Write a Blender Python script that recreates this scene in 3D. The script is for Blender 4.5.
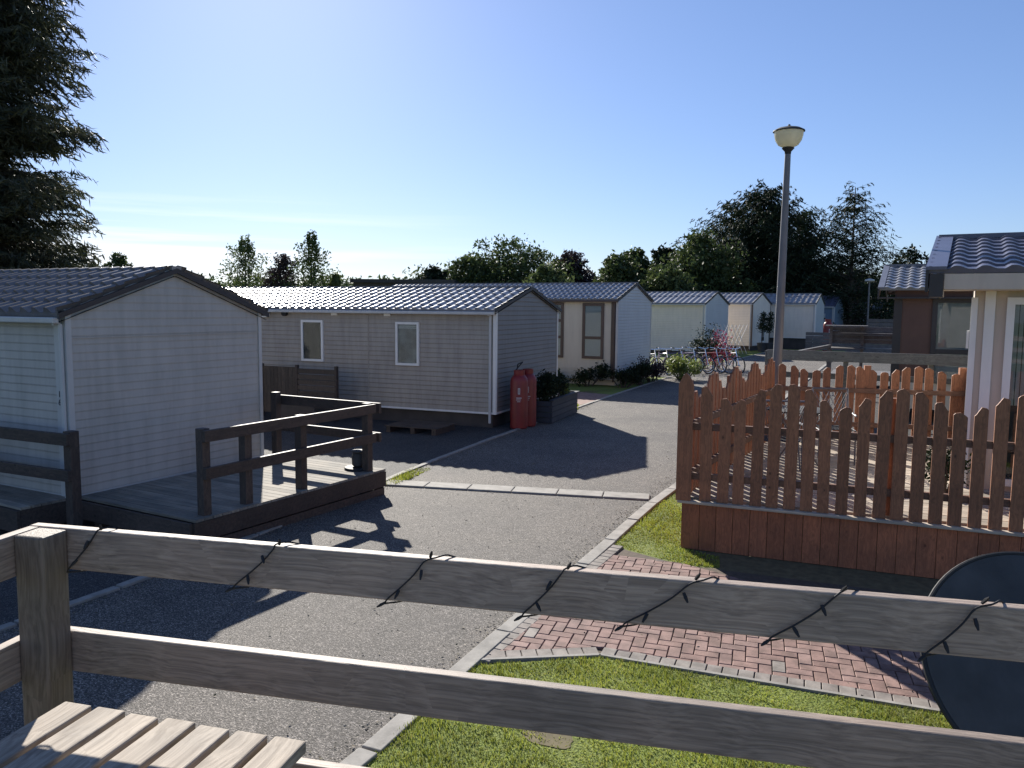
import bpy, bmesh, math, random
import numpy as np
from mathutils import Vector, Matrix
rad = math.radians
random.seed(7)
for o in list(bpy.data.objects): bpy.data.objects.remove(o)
scene = bpy.context.scene
col = scene.collection

# ------------------------------------------------------------------ camera
YAW, PITCH, ROLL = rad(29.444), rad(5.495), 0.009
F = Vector((-math.sin(YAW)*math.cos(PITCH), math.cos(YAW)*math.cos(PITCH), -math.sin(PITCH)))
R0 = Vector((math.cos(YAW), math.sin(YAW), 0)); U0 = R0.cross(F)
RR = R0*math.cos(ROLL) + U0*math.sin(ROLL); UU = RR.cross(F)
cam = bpy.data.cameras.new('camera'); camo = bpy.data.objects.new('camera', cam); col.objects.link(camo)
cam.sensor_width = 36; cam.lens = 790/1024*36; cam.clip_start = 0.05; cam.clip_end = 3000
camo.matrix_world = Matrix(((RR.x, UU.x, -F.x, 0), (RR.y, UU.y, -F.y, 0), (RR.z, UU.z, -F.z, 2.5), (0, 0, 0, 1)))
scene.camera = camo

# ------------------------------------------------------------------ sky, sun, exposure
SUN_EL, SUN_AZ = rad(26.8), rad(46.3)          # azimuth: degrees to the left of +Y
world = bpy.data.worlds.new('World'); scene.world = world; world.use_nodes = True
wn = world.node_tree; wn.nodes.clear()
wout = wn.nodes.new('ShaderNodeOutputWorld'); bg = wn.nodes.new('ShaderNodeBackground')
sky = wn.nodes.new('ShaderNodeTexSky'); sky.sky_type = 'NISHITA'; sky.sun_disc = False
sky.sun_elevation = SUN_EL; sky.sun_rotation = -SUN_AZ
sky.altitude = 20; sky.air_density = 1.0; sky.dust_density = 0.25; sky.ozone_density = 3.0
bg.inputs[1].default_value = 0.056
# thin streaks of cloud low over the horizon
tc = wn.nodes.new('ShaderNodeTexCoord'); mp = wn.nodes.new('ShaderNodeMapping')
mp.inputs['Scale'].default_value = (1.6, 1.6, 44.0)
nz = wn.nodes.new('ShaderNodeTexNoise'); nz.inputs['Scale'].default_value = 1.7; nz.inputs['Detail'].default_value = 5
rp = wn.nodes.new('ShaderNodeValToRGB'); rp.color_ramp.elements[0].position = .47; rp.color_ramp.elements[1].position = .66
sp = wn.nodes.new('ShaderNodeSeparateXYZ')
band = wn.nodes.new('ShaderNodeMapRange'); band.inputs[1].default_value = 0.135; band.inputs[2].default_value = 0.075; band.clamp = True
west = wn.nodes.new('ShaderNodeMapRange'); west.inputs[1].default_value = -0.50; west.inputs[2].default_value = -0.80; west.clamp = True
m1 = wn.nodes.new('ShaderNodeMath'); m1.operation = 'MULTIPLY'; m2 = wn.nodes.new('ShaderNodeMath'); m2.operation = 'MULTIPLY'
m3 = wn.nodes.new('ShaderNodeMath'); m3.operation = 'MULTIPLY'; m3.inputs[1].default_value = .55
mixc = wn.nodes.new('ShaderNodeMix'); mixc.data_type = 'RGBA'
mixc.inputs[7].default_value = (12, 12, 12.6, 1)
L = wn.links.new
L(tc.outputs['Generated'], mp.inputs[0]); L(mp.outputs[0], nz.inputs[0]); L(nz.outputs[0], rp.inputs[0])
L(tc.outputs['Generated'], sp.inputs[0]); L(sp.outputs[2], band.inputs[0]); L(sp.outputs[0], west.inputs[0])
L(rp.outputs[0], m1.inputs[0]); L(band.outputs[0], m1.inputs[1]); L(m1.outputs[0], m2.inputs[0]); L(west.outputs[0], m2.inputs[1])
L(m2.outputs[0], m3.inputs[0]); L(m3.outputs[0], mixc.inputs[0]); gm = wn.nodes.new('ShaderNodeGamma'); gm.inputs[1].default_value = .82
tn = wn.nodes.new('ShaderNodeMix'); tn.data_type = 'RGBA'; tn.blend_type = 'MULTIPLY'; tn.inputs[0].default_value = 1; tn.inputs[7].default_value = (1.06, 1.20, 1.58, 1)
L(sky.outputs[0], gm.inputs[0]); L(gm.outputs[0], tn.inputs[6]); L(tn.outputs[2], mixc.inputs[6]); L(mixc.outputs[2], bg.inputs[0]); L(bg.outputs[0], wout.inputs[0])

sl = bpy.data.lights.new('sun', 'SUN'); so = bpy.data.objects.new('sun', sl); col.objects.link(so)
sl.energy = 4.6; sl.angle = rad(0.5); sl.color = (1.0, .95, .86)
sd = Vector((-math.sin(SUN_AZ)*math.cos(SUN_EL), math.cos(SUN_AZ)*math.cos(SUN_EL), math.sin(SUN_EL)))
so.rotation_euler = sd.to_track_quat('Z', 'Y').to_euler()
scene.view_settings.view_transform = 'Standard'; scene.view_settings.look = 'None'
scene.view_settings.exposure = 1.0; scene.view_settings.gamma = 1.0

# ------------------------------------------------------------------ materials
def newmat(name):
    m = bpy.data.materials.new(name); m.use_nodes = True
    nt = m.node_tree; b = nt.nodes['Principled BSDF']
    return m, nt, b
def N(nt, t, **kw):
    n = nt.nodes.new(t)
    for k, v in kw.items(): setattr(n, k, v)
    return n
def ramp(nt, src, stops):
    r = N(nt, 'ShaderNodeValToRGB'); nt.links.new(src, r.inputs[0])
    e = r.color_ramp.elements
    while len(e) < len(stops): e.new(.5)
    for i, (p, c) in enumerate(stops):
        e[i].position = p; e[i].color = (*c, 1) if len(c) == 3 else c
    return r.outputs[0]
def noise(nt, vec, scale, detail=4, rough=.55):
    n = N(nt, 'ShaderNodeTexNoise'); n.inputs['Scale'].default_value = scale; n.inputs['Detail'].default_value = detail
    n.inputs['Roughness'].default_value = rough
    if vec is not None: nt.links.new(vec, n.inputs[0])
    return n.outputs[0]
def coords(nt, scale=(1, 1, 1), which='Object'):
    t = N(nt, 'ShaderNodeTexCoord'); m = N(nt, 'ShaderNodeMapping'); m.inputs['Scale'].default_value = scale
    nt.links.new(t.outputs[which], m.inputs[0]); return m.outputs[0]
def mixc_(nt, a, b, f, mode='MIX'):
    m = N(nt, 'ShaderNodeMix', data_type='RGBA', blend_type=mode)
    for i, v in ((6, a), (7, b), (0, f)):
        if hasattr(v, 'links'): nt.links.new(v, m.inputs[i])
        elif isinstance(v, (int, float)): m.inputs[i].default_value = v
        else: m.inputs[i].default_value = (*v, 1)
    return m.outputs[2]
def bump(nt, b, h, strength=.3, dist=.01):
    n = N(nt, 'ShaderNodeBump'); n.inputs['Strength'].default_value = strength; n.inputs['Distance'].default_value = dist
    nt.links.new(h, n.inputs['Height']); nt.links.new(n.outputs[0], b.inputs['Normal'])
def scl(c, k): return tuple(min(1, x*k) for x in c)

def plain(name, c, rough=.6, metal=0, var=.12, scale=3.0, bmp=0, bscale=60, spec=.5, grime=0):
    m, nt, b = newmat(name); v = coords(nt)
    n = noise(nt, v, scale, 5)
    base = ramp(nt, n, [(.3, scl(c, 1-var)), (.7, scl(c, 1+var))])
    if grime:
        g2 = noise(nt, coords(nt, (3, 3, .5)), 2.2, 6, .65)
        k = ramp(nt, g2, [(.42, (1, 1, 1)), (.75, (1-grime,)*3)])
        base = mixc_(nt, base, k, 1.0, 'MULTIPLY')
    nt.links.new(base, b.inputs['Base Color'])
    b.inputs['Roughness'].default_value = rough; b.inputs['Metallic'].default_value = metal
    b.inputs['Specular IOR Level'].default_value = spec
    if bmp: bump(nt, b, noise(nt, v, bscale, 3), bmp, .004)
    return m

def wood(name, light, dark, axis='x', fine=30, knots=True, rough=.62, island=.25, weather=0.0):
    m, nt, b = newmat(name)
    k = {'x': (1.2, fine, fine), 'y': (fine, 1.2, fine), 'z': (fine, fine, 1.2)}[axis]
    # each board gets its own stretch of grain: shift by the island's random number
    t = N(nt, 'ShaderNodeTexCoord'); geo_ = N(nt, 'ShaderNodeNewGeometry'); oi = N(nt, 'ShaderNodeObjectInfo'); sm_ = N(nt, 'ShaderNodeMath', operation='ADD'); nt.links.new(geo_.outputs['Random Per Island'], sm_.inputs[0]); nt.links.new(oi.outputs['Random'], sm_.inputs[1]); frc = N(nt, 'ShaderNodeMath', operation='FRACT'); nt.links.new(sm_.outputs[0], frc.inputs[0])
    class geo: outputs = {'Random Per Island': frc.outputs[0]}
    mul = N(nt, 'ShaderNodeMath', operation='MULTIPLY'); mul.inputs[1].default_value = 37.0
    nt.links.new(geo.outputs['Random Per Island'], mul.inputs[0])
    add = N(nt, 'ShaderNodeVectorMath', operation='ADD'); nt.links.new(t.outputs['Object'], add.inputs[0]); nt.links.new(mul.outputs[0], add.inputs[1])
    mp_ = N(nt, 'ShaderNodeMapping'); mp_.inputs['Scale'].default_value = k; nt.links.new(add.outputs[0], mp_.inputs[0])
    v = mp_.outputs[0]
    kn = None
    if knots:
        s2 = {'x': (5, 0, 8), 'y': (8, 5, 0), 'z': (8, 0, 5)}[axis]
        mk = N(nt, 'ShaderNodeMapping'); mk.inputs['Scale'].default_value = s2; nt.links.new(add.outputs[0], mk.inputs[0])
        vo = N(nt, 'ShaderNodeTexVoronoi'); vo.inputs['Scale'].default_value = 1.5; nt.links.new(mk.outputs[0], vo.inputs[0])
        sc0 = N(nt, 'ShaderNodeSeparateColor'); nt.links.new(vo.outputs['Color'], sc0.inputs[0])
        gt_ = N(nt, 'ShaderNodeMath', operation='GREATER_THAN'); gt_.inputs[1].default_value = .3; nt.links.new(sc0.outputs[0], gt_.inputs[0])
        ak = N(nt, 'ShaderNodeMath', operation='ADD'); nt.links.new(vo.outputs['Distance'], ak.inputs[0]); nt.links.new(gt_.outputs[0], ak.inputs[1])
        kn = ak.outputs[0]
        # the grain bends round each knot
        wv = N(nt, 'ShaderNodeMath', operation='MULTIPLY'); wv.inputs[1].default_value = 1.6; nt.links.new(kn, wv.inputs[0])
        ad2 = N(nt, 'ShaderNodeVectorMath', operation='ADD'); nt.links.new(v, ad2.inputs[0]); nt.links.new(wv.outputs[0], ad2.inputs[1]); v = ad2.outputs[0]
    g = noise(nt, v, 1.6, 7, .62)
    c = ramp(nt, g, [(.28, dark), (.46, tuple((a+b_)/2 for a, b_ in zip(light, dark))), (.6, light), (.8, scl(light, 1.12))])
    if kn is not None:
        c = mixc_(nt, scl(dark, .55), c, ramp(nt, kn, [(.06, (0, 0, 0)), (.11, (.45,)*3), (.16, (.8,)*3), (.24, (1, 1, 1))]))
    blot = noise(nt, t.outputs['Object'], 3.5, 5)
    c = mixc_(nt, c, ramp(nt, blot, [(.35, (.78, .80, .80)), (.65, (1.08, 1.05, 1.0))]), 1.0, 'MULTIPLY')
    if island:
        isl = ramp(nt, geo.outputs['Random Per Island'], [(0, (1-island,)*3), (1, (1+island*.6,)*3)])
        c = mixc_(nt, c, isl, 1.0, 'MULTIPLY')
    nt.links.new(c, b.inputs['Base Color']); b.inputs['Roughness'].default_value = rough
    b.inputs['Specular IOR Level'].default_value = .5
    bump(nt, b, g, .45, .003)
    return m

M = {}
M['rail_wood'] = wood('rail_wood', (.42, .33, .27), (.19, .145, .12), 'x', 110)
M['post_wood'] = wood('post_wood', (.24, .19, .15), (.11, .085, .067), 'z', 100)
M['table_wood'] = wood('table_wood', (.44, .37, .30), (.20, .155, .12), 'y', 70, rough=.75, island=.15)
M['dark_rail'] = wood('dark_rail', (.085, .062, .052), (.035, .026, .024), 'x', 22)
M['dark_post'] = wood('dark_post', (.085, .062, .052), (.035, .026, .024), 'z', 22)
M['deck_boards'] = wood('deck_boards', (.30, .27, .23), (.17, .15, .125), 'x', 22, rough=.85, knots=False, island=.3)
M['terrace_boards'] = wood('terrace_boards', (.50, .42, .34), (.30, .25, .20), 'x', 22, rough=.85, knots=False, island=.3)
M['stained_z'] = wood('stained_z', (.35, .15, .078), (.18, .076, .04), 'z', 40, island=.2)
M['skirt_stain'] = wood('skirt_stain', (.46, .16, .078), (.26, .088, .044), 'z', 40, island=.3)
M['stained_x'] = wood('stained_x', (.2, .105, .07), (.11, .055, .038), 'x', 20, island=.3)
M['grey_timber'] = wood('grey_timber', (.19, .18, .175), (.10, .09, .09), 'x', 20, island=.3)
M['fence_brown'] = wood('fence_brown', (.10, .075, .06), (.05, .038, .03), 'z', 20, island=.3)

def asphalt(name, dark, light, chip=170):
    m, nt, b = newmat(name); v = coords(nt)
    vo = N(nt, 'ShaderNodeTexVoronoi'); vo.inputs['Scale'].default_value = chip; nt.links.new(v, vo.inputs[0])
    sep = N(nt, 'ShaderNodeSeparateColor'); nt.links.new(vo.outputs['Color'], sep.inputs[0])
    c = ramp(nt, sep.outputs[0], [(.0, scl(dark, .55)), (.45, dark), (.72, light), (.9, scl(light, 1.5)), (1, scl(light, 2.5))])
    big = noise(nt, v, .55, 6, .6); mid = noise(nt, v, 5, 4)
    c = mixc_(nt, c, ramp(nt, big, [(.35, (.74, .74, .76)), (.5, (.98, .97, .96)), (.62, (1.12, 1.10, 1.07))]), 1, 'MULTIPLY')
    c = mixc_(nt, c, ramp(nt, mid, [(.3, (.88,)*3), (.7, (1.1,)*3)]), 1, 'MULTIPLY')
    # tyre-worn tracks run along the road
    nt.links.new(c, b.inputs['Base Color']); b.inputs['Roughness'].default_value = .8; b.inputs['Specular IOR Level'].default_value = .35
    bump(nt, b, vo.outputs['Distance'], .8, .006)
    return m
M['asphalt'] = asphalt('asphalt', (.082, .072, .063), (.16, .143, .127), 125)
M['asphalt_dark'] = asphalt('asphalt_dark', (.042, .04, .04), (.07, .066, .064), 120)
M['concrete'] = plain('concrete', (.30, .28, .25), .85, var=.2, scale=6, bmp=.4, bscale=90, grime=.35)
def islandmat(name, cols, rough=.85, trans=0, bmp=0, nz_=0, spec=.4):
    m, nt, b = newmat(name); geo = N(nt, 'ShaderNodeNewGeometry')
    n = len(cols); c = ramp(nt, geo.outputs['Random Per Island'], [(i/(n-1), x) for i, x in enumerate(cols)])
    if nz_:
        c = mixc_(nt, c, ramp(nt, noise(nt, coords(nt), nz_, 4), [(.35, (.7,)*3), (.65, (1.25,)*3)]), 1, 'MULTIPLY')
    nt.links.new(c, b.inputs['Base Color']); b.inputs['Roughness'].default_value = rough; b.inputs['Specular IOR Level'].default_value = spec
    if bmp: bump(nt, b, noise(nt, coords(nt), 80, 3), bmp, .003)
    if trans:
        tr = N(nt, 'ShaderNodeBsdfTranslucent'); nt.links.new(c, tr.inputs[0])
        mx = N(nt, 'ShaderNodeMixShader'); mx.inputs[0].default_value = trans
        nt.links.new(b.outputs[0], mx.inputs[1]); nt.links.new(tr.outputs[0], mx.inputs[2])
        nt.links.new(mx.outputs[0], nt.nodes['Material Output'].inputs[0])
    return m
M['brick_red'] = islandmat('brick_red', [(.21, .125, .105), (.25, .155, .13), (.235, .145, .12), (.27, .175, .15), (.22, .135, .115)], bmp=.5, nz_=9)
M['brick_grey'] = islandmat('brick_grey', [(.20, .17, .15), (.26, .23, .20), (.22, .19, .17)], bmp=.5, nz_=9)
M['sand'] = plain('sand', (.10, .075, .055), .95, var=.3, scale=20)
M['grass_blade'] = islandmat('grass_blade', [(.21, .26, .035), (.31, .35, .05), (.39, .41, .07), (.26, .31, .045), (.45, .40, .12)], .7, .35, nz_=1.6, spec=.2)
M['leaf_dark'] = islandmat('leaf_dark', [(.012, .020, .010), (.022, .034, .015), (.034, .048, .020)], .7, .15, nz_=.8, spec=.2)
M['needle_near'] = islandmat('needle_near', [(.035, .042, .026), (.06, .068, .04), (.09, .09, .06)], .6, .2, nz_=1.2, spec=.3)
M['leaf_mid'] = islandmat('leaf_mid', [(.04, .06, .02), (.065, .092, .03), (.095, .12, .04)], .6, .3, nz_=.7, spec=.3)
M['leaf_light'] = islandmat('leaf_light', [(.06, .085, .03), (.09, .12, .045), (.12, .15, .05)], .6, .35, nz_=.8, spec=.3)
M['leaf_purple'] = islandmat('leaf_purple', [(.045, .032, .032), (.065, .045, .042)], .6, .2, nz_=.8, spec=.3)
M['leaf_bright'] = islandmat('leaf_bright', [(.10, .15, .03), (.18, .22, .05), (.26, .28, .09)], .5, .35, nz_=4, spec=.3)
M['leaf_red'] = islandmat('leaf_red', [(.25, .02, .05), (.40, .03, .08)], .5, .3)
M['bark'] = plain('bark', (.07, .055, .045), .9, var=.35, scale=12, bmp=.8, bscale=30)

def ground_mat():
    m, nt, b = newmat('ground_turf'); v = coords(nt)
    c = ramp(nt, noise(nt, v, .8, 8, .65), [(.3, (.13, .11, .05)), (.45, (.15, .19, .04)), (.7, (.22, .25, .07))])
    c = mixc_(nt, c, ramp(nt, noise(nt, v, 40, 4), [(.3, (.6,)*3), (.7, (1.3,)*3)]), 1, 'MULTIPLY')
    nt.links.new(c, b.inputs['Base Color']); b.inputs['Roughness'].default_value = .9; b.inputs['Specular IOR Level'].default_value = .2
    bump(nt, b, noise(nt, v, 60, 4), .8, .02); return m
M['turf'] = ground_mat()
M['roof_near'] = plain('roof_near', (.17, .155, .15), .27, var=.15, scale=5, spec=.55, grime=.2)
M['roof_grey'] = plain('roof_grey', (.19, .19, .205), .32, var=.12, scale=5, spec=.6)
M['roof_blue'] = plain('roof_blue', (.10, .10, .145), .34, var=.12, scale=5, spec=.6)
M['ridge_near'] = plain('ridge_near', (.30, .28, .27), .5)
M['ridge_grey'] = plain('ridge_grey', (.16, .16, .18), .4)
M['clad_bluegrey'] = plain('clad_bluegrey', (.48, .455, .42), .45, var=.06, scale=1.5, grime=.22)
M['clad_white'] = plain('clad_white', (.50, .52, .52), .5, var=.05, scale=1.5, grime=.12)
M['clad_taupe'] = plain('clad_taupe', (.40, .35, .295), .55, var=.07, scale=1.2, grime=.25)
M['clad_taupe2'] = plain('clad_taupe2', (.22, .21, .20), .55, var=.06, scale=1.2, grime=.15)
M['clad_cream'] = plain('clad_cream', (.66, .58, .46), .6, var=.04, scale=1.2, grime=.12)
M['clad_pale'] = plain('clad_pale', (.56, .56, .55), .5, var=.04, scale=1.2, grime=.1)
M['clad_cream2'] = plain('clad_cream2', (.86, .76, .64), .6, var=.04, scale=1.2, grime=.1)
M['stone_render'] = plain('stone_render', (.58, .50, .42), .7, var=.05, scale=2, bmp=.2, grime=.12)
M['clad_brown'] = plain('clad_brown', (.13, .068, .052), .6, var=.12, scale=2, grime=.1)
M['clad_blue'] = plain('clad_blue', (.16, .22, .30), .6, var=.08, grime=.1)
M['trim_dark'] = plain('trim_dark', (.035, .032, .035), .5)
M['trim_brown'] = plain('trim_brown', (.10, .065, .05), .5)
M['white_pvc'] = plain('white_pvc', (.84, .82, .78), .35, var=.04, grime=.1)
M['white_dull'] = plain('white_dull', (.56, .55, .53), .45, var=.06, grime=.12)
M['black'] = plain('black', (.018, .018, .02), .7)
M['black_matt'] = plain('black_matt', (.055, .055, .056), .65, var=.25, scale=4, bmp=.2, bscale=150, grime=.2)
M['skirt_dark'] = plain('skirt_dark', (.07, .06, .055), .8, var=.2)
M['steel'] = plain('steel', (.16, .155, .165), .5, metal=.3, var=.12, scale=4, grime=.15)
M['chrome'] = plain('chrome', (.75, .75, .76), .18, metal=1)
M['gas_red'] = plain('gas_red', (.22, .022, .022), .4, var=.15, scale=5, grime=.25)
M['planter'] = plain('planter', (.045, .052, .065), .7, var=.2)
M['number_ink'] = plain('number_ink', (.03, .04, .06), .5)
M['blind'] = plain('blind', (.62, .62, .58), .8, var=.05)
M['curtain'] = plain('curtain', (.48, .46, .42), .9, var=.1)
M['room_teal'] = plain('room_teal', (.17, .21, .22), .8, var=.5, scale=4)
M['room_dark'] = plain('room_dark', (.02, .024, .028), .8)
M['bike_paint_a'] = plain('bike_paint_a', (.05, .06, .16), .35)
M['bike_paint_b'] = plain('bike_paint_b', (.32, .28, .42), .35)
M['bike_paint_c'] = plain('bike_paint_c', (.35, .05, .07), .35)
M['soil'] = plain('soil', (.14, .115, .06), .95, var=.3, scale=12)
def globe_mat():
    m, nt, b = newmat('lamp_globe')
    c = ramp(nt, noise(nt, coords(nt), 5, 4), [(.3, (.72, .70, .58)), (.7, (.88, .86, .74))])
    nt.links.new(c, b.inputs['Base Color']); b.inputs['Roughness'].default_value = .2
    tr = N(nt, 'ShaderNodeBsdfTranslucent'); nt.links.new(c, tr.inputs[0])
    mx = N(nt, 'ShaderNodeMixShader'); mx.inputs[0].default_value = .6
    nt.links.new(b.outputs[0], mx.inputs[1]); nt.links.new(tr.outputs[0], mx.inputs[2]); nt.links.new(mx.outputs[0], nt.nodes['Material Output'].inputs[0])
    return m
M['globe'] = globe_mat()
def glass_mat(name='window_glass', tint=(.75, .8, .82), clear=.55):
    m, nt, b = newmat(name)
    nt.nodes.remove(b)
    gl = N(nt, 'ShaderNodeBsdfGlossy'); gl.inputs['Roughness'].default_value = .02; gl.inputs[0].default_value = (.9, .93, .95, 1)
    tr = N(nt, 'ShaderNodeBsdfTransparent'); tr.inputs[0].default_value = (*tint, 1)
    fr = N(nt, 'ShaderNodeLayerWeight'); fr.inputs[0].default_value = .5
    pw = N(nt, 'ShaderNodeMath', operation='POWER'); pw.inputs[1].default_value = 4.0; nt.links.new(fr.outputs['Facing'], pw.inputs[0])
    mr = N(nt, 'ShaderNodeMapRange'); mr.inputs[3].default_value = .035; mr.inputs[4].default_value = 1
    nt.links.new(pw.outputs[0], mr.inputs[0])
    mx = N(nt, 'ShaderNodeMixShader'); nt.links.new(mr.outputs[0], mx.inputs[0]); nt.links.new(tr.outputs[0], mx.inputs[1]); nt.links.new(gl.outputs[0], mx.inputs[2])
    nt.links.new(mx.outputs[0], nt.nodes['Material Output'].inputs[0]); return m
M['glass'] = glass_mat()

# ------------------------------------------------------------------ mesh helpers
class MB:
    def __init__(s): s.v = []; s.f = []
    def quad(s, a, b, c, d):
        n = len(s.v); s.v += [a, b, c, d]; s.f.append((n, n+1, n+2, n+3)); return s
    def box(s, x0, x1, y0, y1, z0, z1):
        n = len(s.v)
        s.v += [(x0, y0, z0), (x1, y0, z0), (x1, y1, z0), (x0, y1, z0), (x0, y0, z1), (x1, y0, z1), (x1, y1, z1), (x0, y1, z1)]
        s.f += [tuple(n+i for i in q) for q in ((0, 3, 2, 1), (4, 5, 6, 7), (0, 1, 5, 4), (1, 2, 6, 5), (2, 3, 7, 6), (3, 0, 4, 7))]
        return s
    def hexa(s, pts):                                     # 8 corners, bottom ring then top ring
        n = len(s.v); s.v += [tuple(p) for p in pts]
        s.f += [tuple(n+i for i in q) for q in ((0, 3, 2, 1), (4, 5, 6, 7), (0, 1, 5, 4), (1, 2, 6, 5), (2, 3, 7, 6), (3, 0, 4, 7))]
        return s
    def bar(s, p, q, w, h, up=(0, 0, 1)):                 # rectangular bar from p to q
        p, q, up = Vector(p), Vector(q), Vector(up); d = (q-p).normalized(); a = d.cross(up)
        if a.length < 1e-4: a = d.cross(Vector((1, 0, 0)))
        a.normalize(); b = a.cross(d).normalized()
        c = [(-w/2, -h/2), (w/2, -h/2), (w/2, h/2), (-w/2, h/2)]
        return s.hexa([p+a*x+b*y for x, y in c]+[q+a*x+b*y for x, y in c])
    def tube(s, pts, r, n=8, cap=True):
        pts = [Vector(p) for p in pts]; rs = r if isinstance(r, (list, tuple)) else [r]*len(pts)
        base = len(s.v); pu = None
        for i, p in enumerate(pts):
            d = (pts[min(i+1, len(pts)-1)]-pts[max(i-1, 0)]).normalized()
            a = (pu - d*pu.dot(d)) if pu is not None else d.orthogonal()
            a.normalize(); pu = a; b = d.cross(a)
            for k in range(n):
                t = 2*math.pi*k/n; s.v.append(tuple(p+(a*math.cos(t)+b*math.sin(t))*rs[i]))
        for i in range(len(pts)-1):
            for k in range(n):
                k2 = (k+1) % n; s.f.append((base+i*n+k, base+i*n+k2, base+(i+1)*n+k2, base+(i+1)*n+k))
        if cap:
            s.f.append(tuple(base+k for k in reversed(range(n)))); e = base+(len(pts)-1)*n; s.f.append(tuple(e+k for k in range(n)))
        return s
    def lathe(s, prof, n=24, c=(0, 0, 0)):
        base = len(s.v)
        for r, z in prof:
            for k in range(n):
                t = 2*math.pi*k/n; s.v.append((c[0]+r*math.cos(t), c[1]+r*math.sin(t), c[2]+z))
        for i in range(len(prof)-1):
            for k in range(n):
                k2 = (k+1) % n; s.f.append((base+i*n+k, base+i*n+k2, base+(i+1)*n+k2, base+(i+1)*n+k))
        s.f.append(tuple(base+k for k in reversed(range(n)))); e = base+(len(prof)-1)*n; s.f.append(tuple(e+k for k in range(n)))
        return s
    def prism(s, poly, z0, z1):                           # poly: list of (x, y), counter-clockwise
        n = len(poly); b = len(s.v)
        s.v += [(x, y, z0) for x, y in poly]+[(x, y, z1) for x, y in poly]
        s.f.append(tuple(b+i for i in reversed(range(n)))); s.f.append(tuple(b+n+i for i in range(n)))
        for i in range(n):
            j = (i+1) % n; s.f.append((b+i, b+j, b+n+j, b+n+i))
        return s
    def prism_xz(s, poly, y0, y1):                        # poly in the x-z plane
        n = len(poly); b = len(s.v)
        s.v += [(x, y0, z) for x, z in poly]+[(x, y1, z) for x, z in poly]
        s.f.append(tuple(b+i for i in range(n))); s.f.append(tuple(b+n+i for i in reversed(range(n))))
        for i in range(n):
            j = (i+1) % n; s.f.append((b+j, b+i, b+n+i, b+n+j))
        return s
    def build(s, name, m, parent=None, smooth=False, bevel=0):
        me = bpy.data.meshes.new(name); me.from_pydata([tuple(v) for v in s.v], [], s.f); me.materials.append(M[m] if isinstance(m, str) else m)
        if smooth:
            me.polygons.foreach_set('use_smooth', [True]*len(me.polygons)); me.set_sharp_from_angle(angle=rad(40))
        me.update()
        o = bpy.data.objects.new(name, me); col.objects.link(o)
        if parent is not None: o.parent = parent
        if bevel:
            b = o.modifiers.new('bevel', 'BEVEL'); b.width = bevel; b.segments = 2; b.limit_method = 'ANGLE'
        return o
def npmesh(name, V, Fq, m, parent=None, smooth=False):
    """V (n,3) float array, Fq (k,3|4) int array"""
    me = bpy.data.meshes.new(name); k = Fq.shape[1]
    me.vertices.add(len(V)); me.vertices.foreach_set('co', V.astype(np.float32).ravel())
    me.loops.add(Fq.size); me.loops.foreach_set('vertex_index', Fq.astype(np.int32).ravel())
    me.polygons.add(len(Fq)); me.polygons.foreach_set('loop_start', np.arange(0, Fq.size, k, dtype=np.int32))
    try: me.polygons.foreach_set('loop_total', np.full(len(Fq), k, dtype=np.int32))
    except Exception: pass
    me.materials.append(M[m] if isinstance(m, str) else m); me.update(calc_edges=True); me.validate()
    if smooth: me.polygons.foreach_set('use_smooth', [True]*len(me.polygons))
    o = bpy.data.objects.new(name, me); col.objects.link(o)
    if parent is not None: o.parent = parent
    return o
def tag(o, label=None, cat=None, group=None, kind=None):
    for k, v in (('label', label), ('category', cat), ('group', group), ('kind', kind)):
        if v: o[k] = v
    return o
def empty(name, loc=(0, 0, 0), rz=0, label=None, cat=None, group=None):
    o = bpy.data.objects.new(name, None); col.objects.link(o); o.location = loc; o.rotation_euler = (0, 0, rz); o.empty_display_size = .1
    return tag(o, label, cat, group)
def kids(o): return [c for c in bpy.data.objects if c.parent == o]
def copy_tree(o, parent=None):
    c = o.copy(); col.objects.link(c)
    if parent is not None: c.parent = parent
    for ch in kids(o): copy_tree(ch, c)
    return c
def plane_uv(ox, oy, deg):
    a = rad(deg); return (math.cos(a), math.sin(a)), (-math.sin(a), math.cos(a))

rng = np.random.default_rng(3)
def leafquads(C, size, flat=.0, rng_=None, asp=.5):
    """random leaf quads at centres C"""
    r = rng_ or rng; n = len(C); a = r.normal(size=(n, 3)); a /= np.linalg.norm(a, axis=1)[:, None]
    b = r.normal(size=(n, 3)); b -= a*(a*b).sum(1)[:, None]; b /= np.linalg.norm(b, axis=1)[:, None]
    s = (size*(.6+.8*r.random(n)))[:, None]; a = a*s*.5; b = b*s*.5*asp
    V = np.stack([C-a, C+b*.9-a*.1, C+a, C-b*.9+a*.1], 1).reshape(-1, 3)
    return V, np.arange(4*n).reshape(-1, 4)

# ------------------------------------------------------------------ ground, road, kerbs
def sheet(name, poly, z, m, kind='structure'):
    o = MB(); o.v = [(x, y, z) for x, y in poly]; o.f = [tuple(range(len(poly)))]
    ob = o.build(name, m); ob['kind'] = kind; return ob
sheet('ground', [(-900, -200), (900, -200), (900, 1600), (-900, 1600)], 0, 'turf')
RK = [(-2.45, -3), (-2.72, 1), (-2.80, 3.14), (-2.93, 4.4), (-3.03, 5.54), (-3.20, 7.6), (-3.37, 9.4), (-3.45, 11.3), (-3.62, 14), (-4.0, 19), (-4.5, 26), (-5.3, 38), (-6.0, 50)]
LK = [(-6.1, -3), (-6.2, 1), (-6.25, 3.4), (-6.32, 4.6), (-6.65, 6.9), (-7.0, 8.7), (-7.25, 10), (-7.65, 13), (-8.0, 16), (-8.35, 19), (-8.75, 23), (-9.1, 27), (-9.6, 38), (-10.0, 50)]
sheet('road', RK + LK[::-1], .006, 'asphalt')
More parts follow.
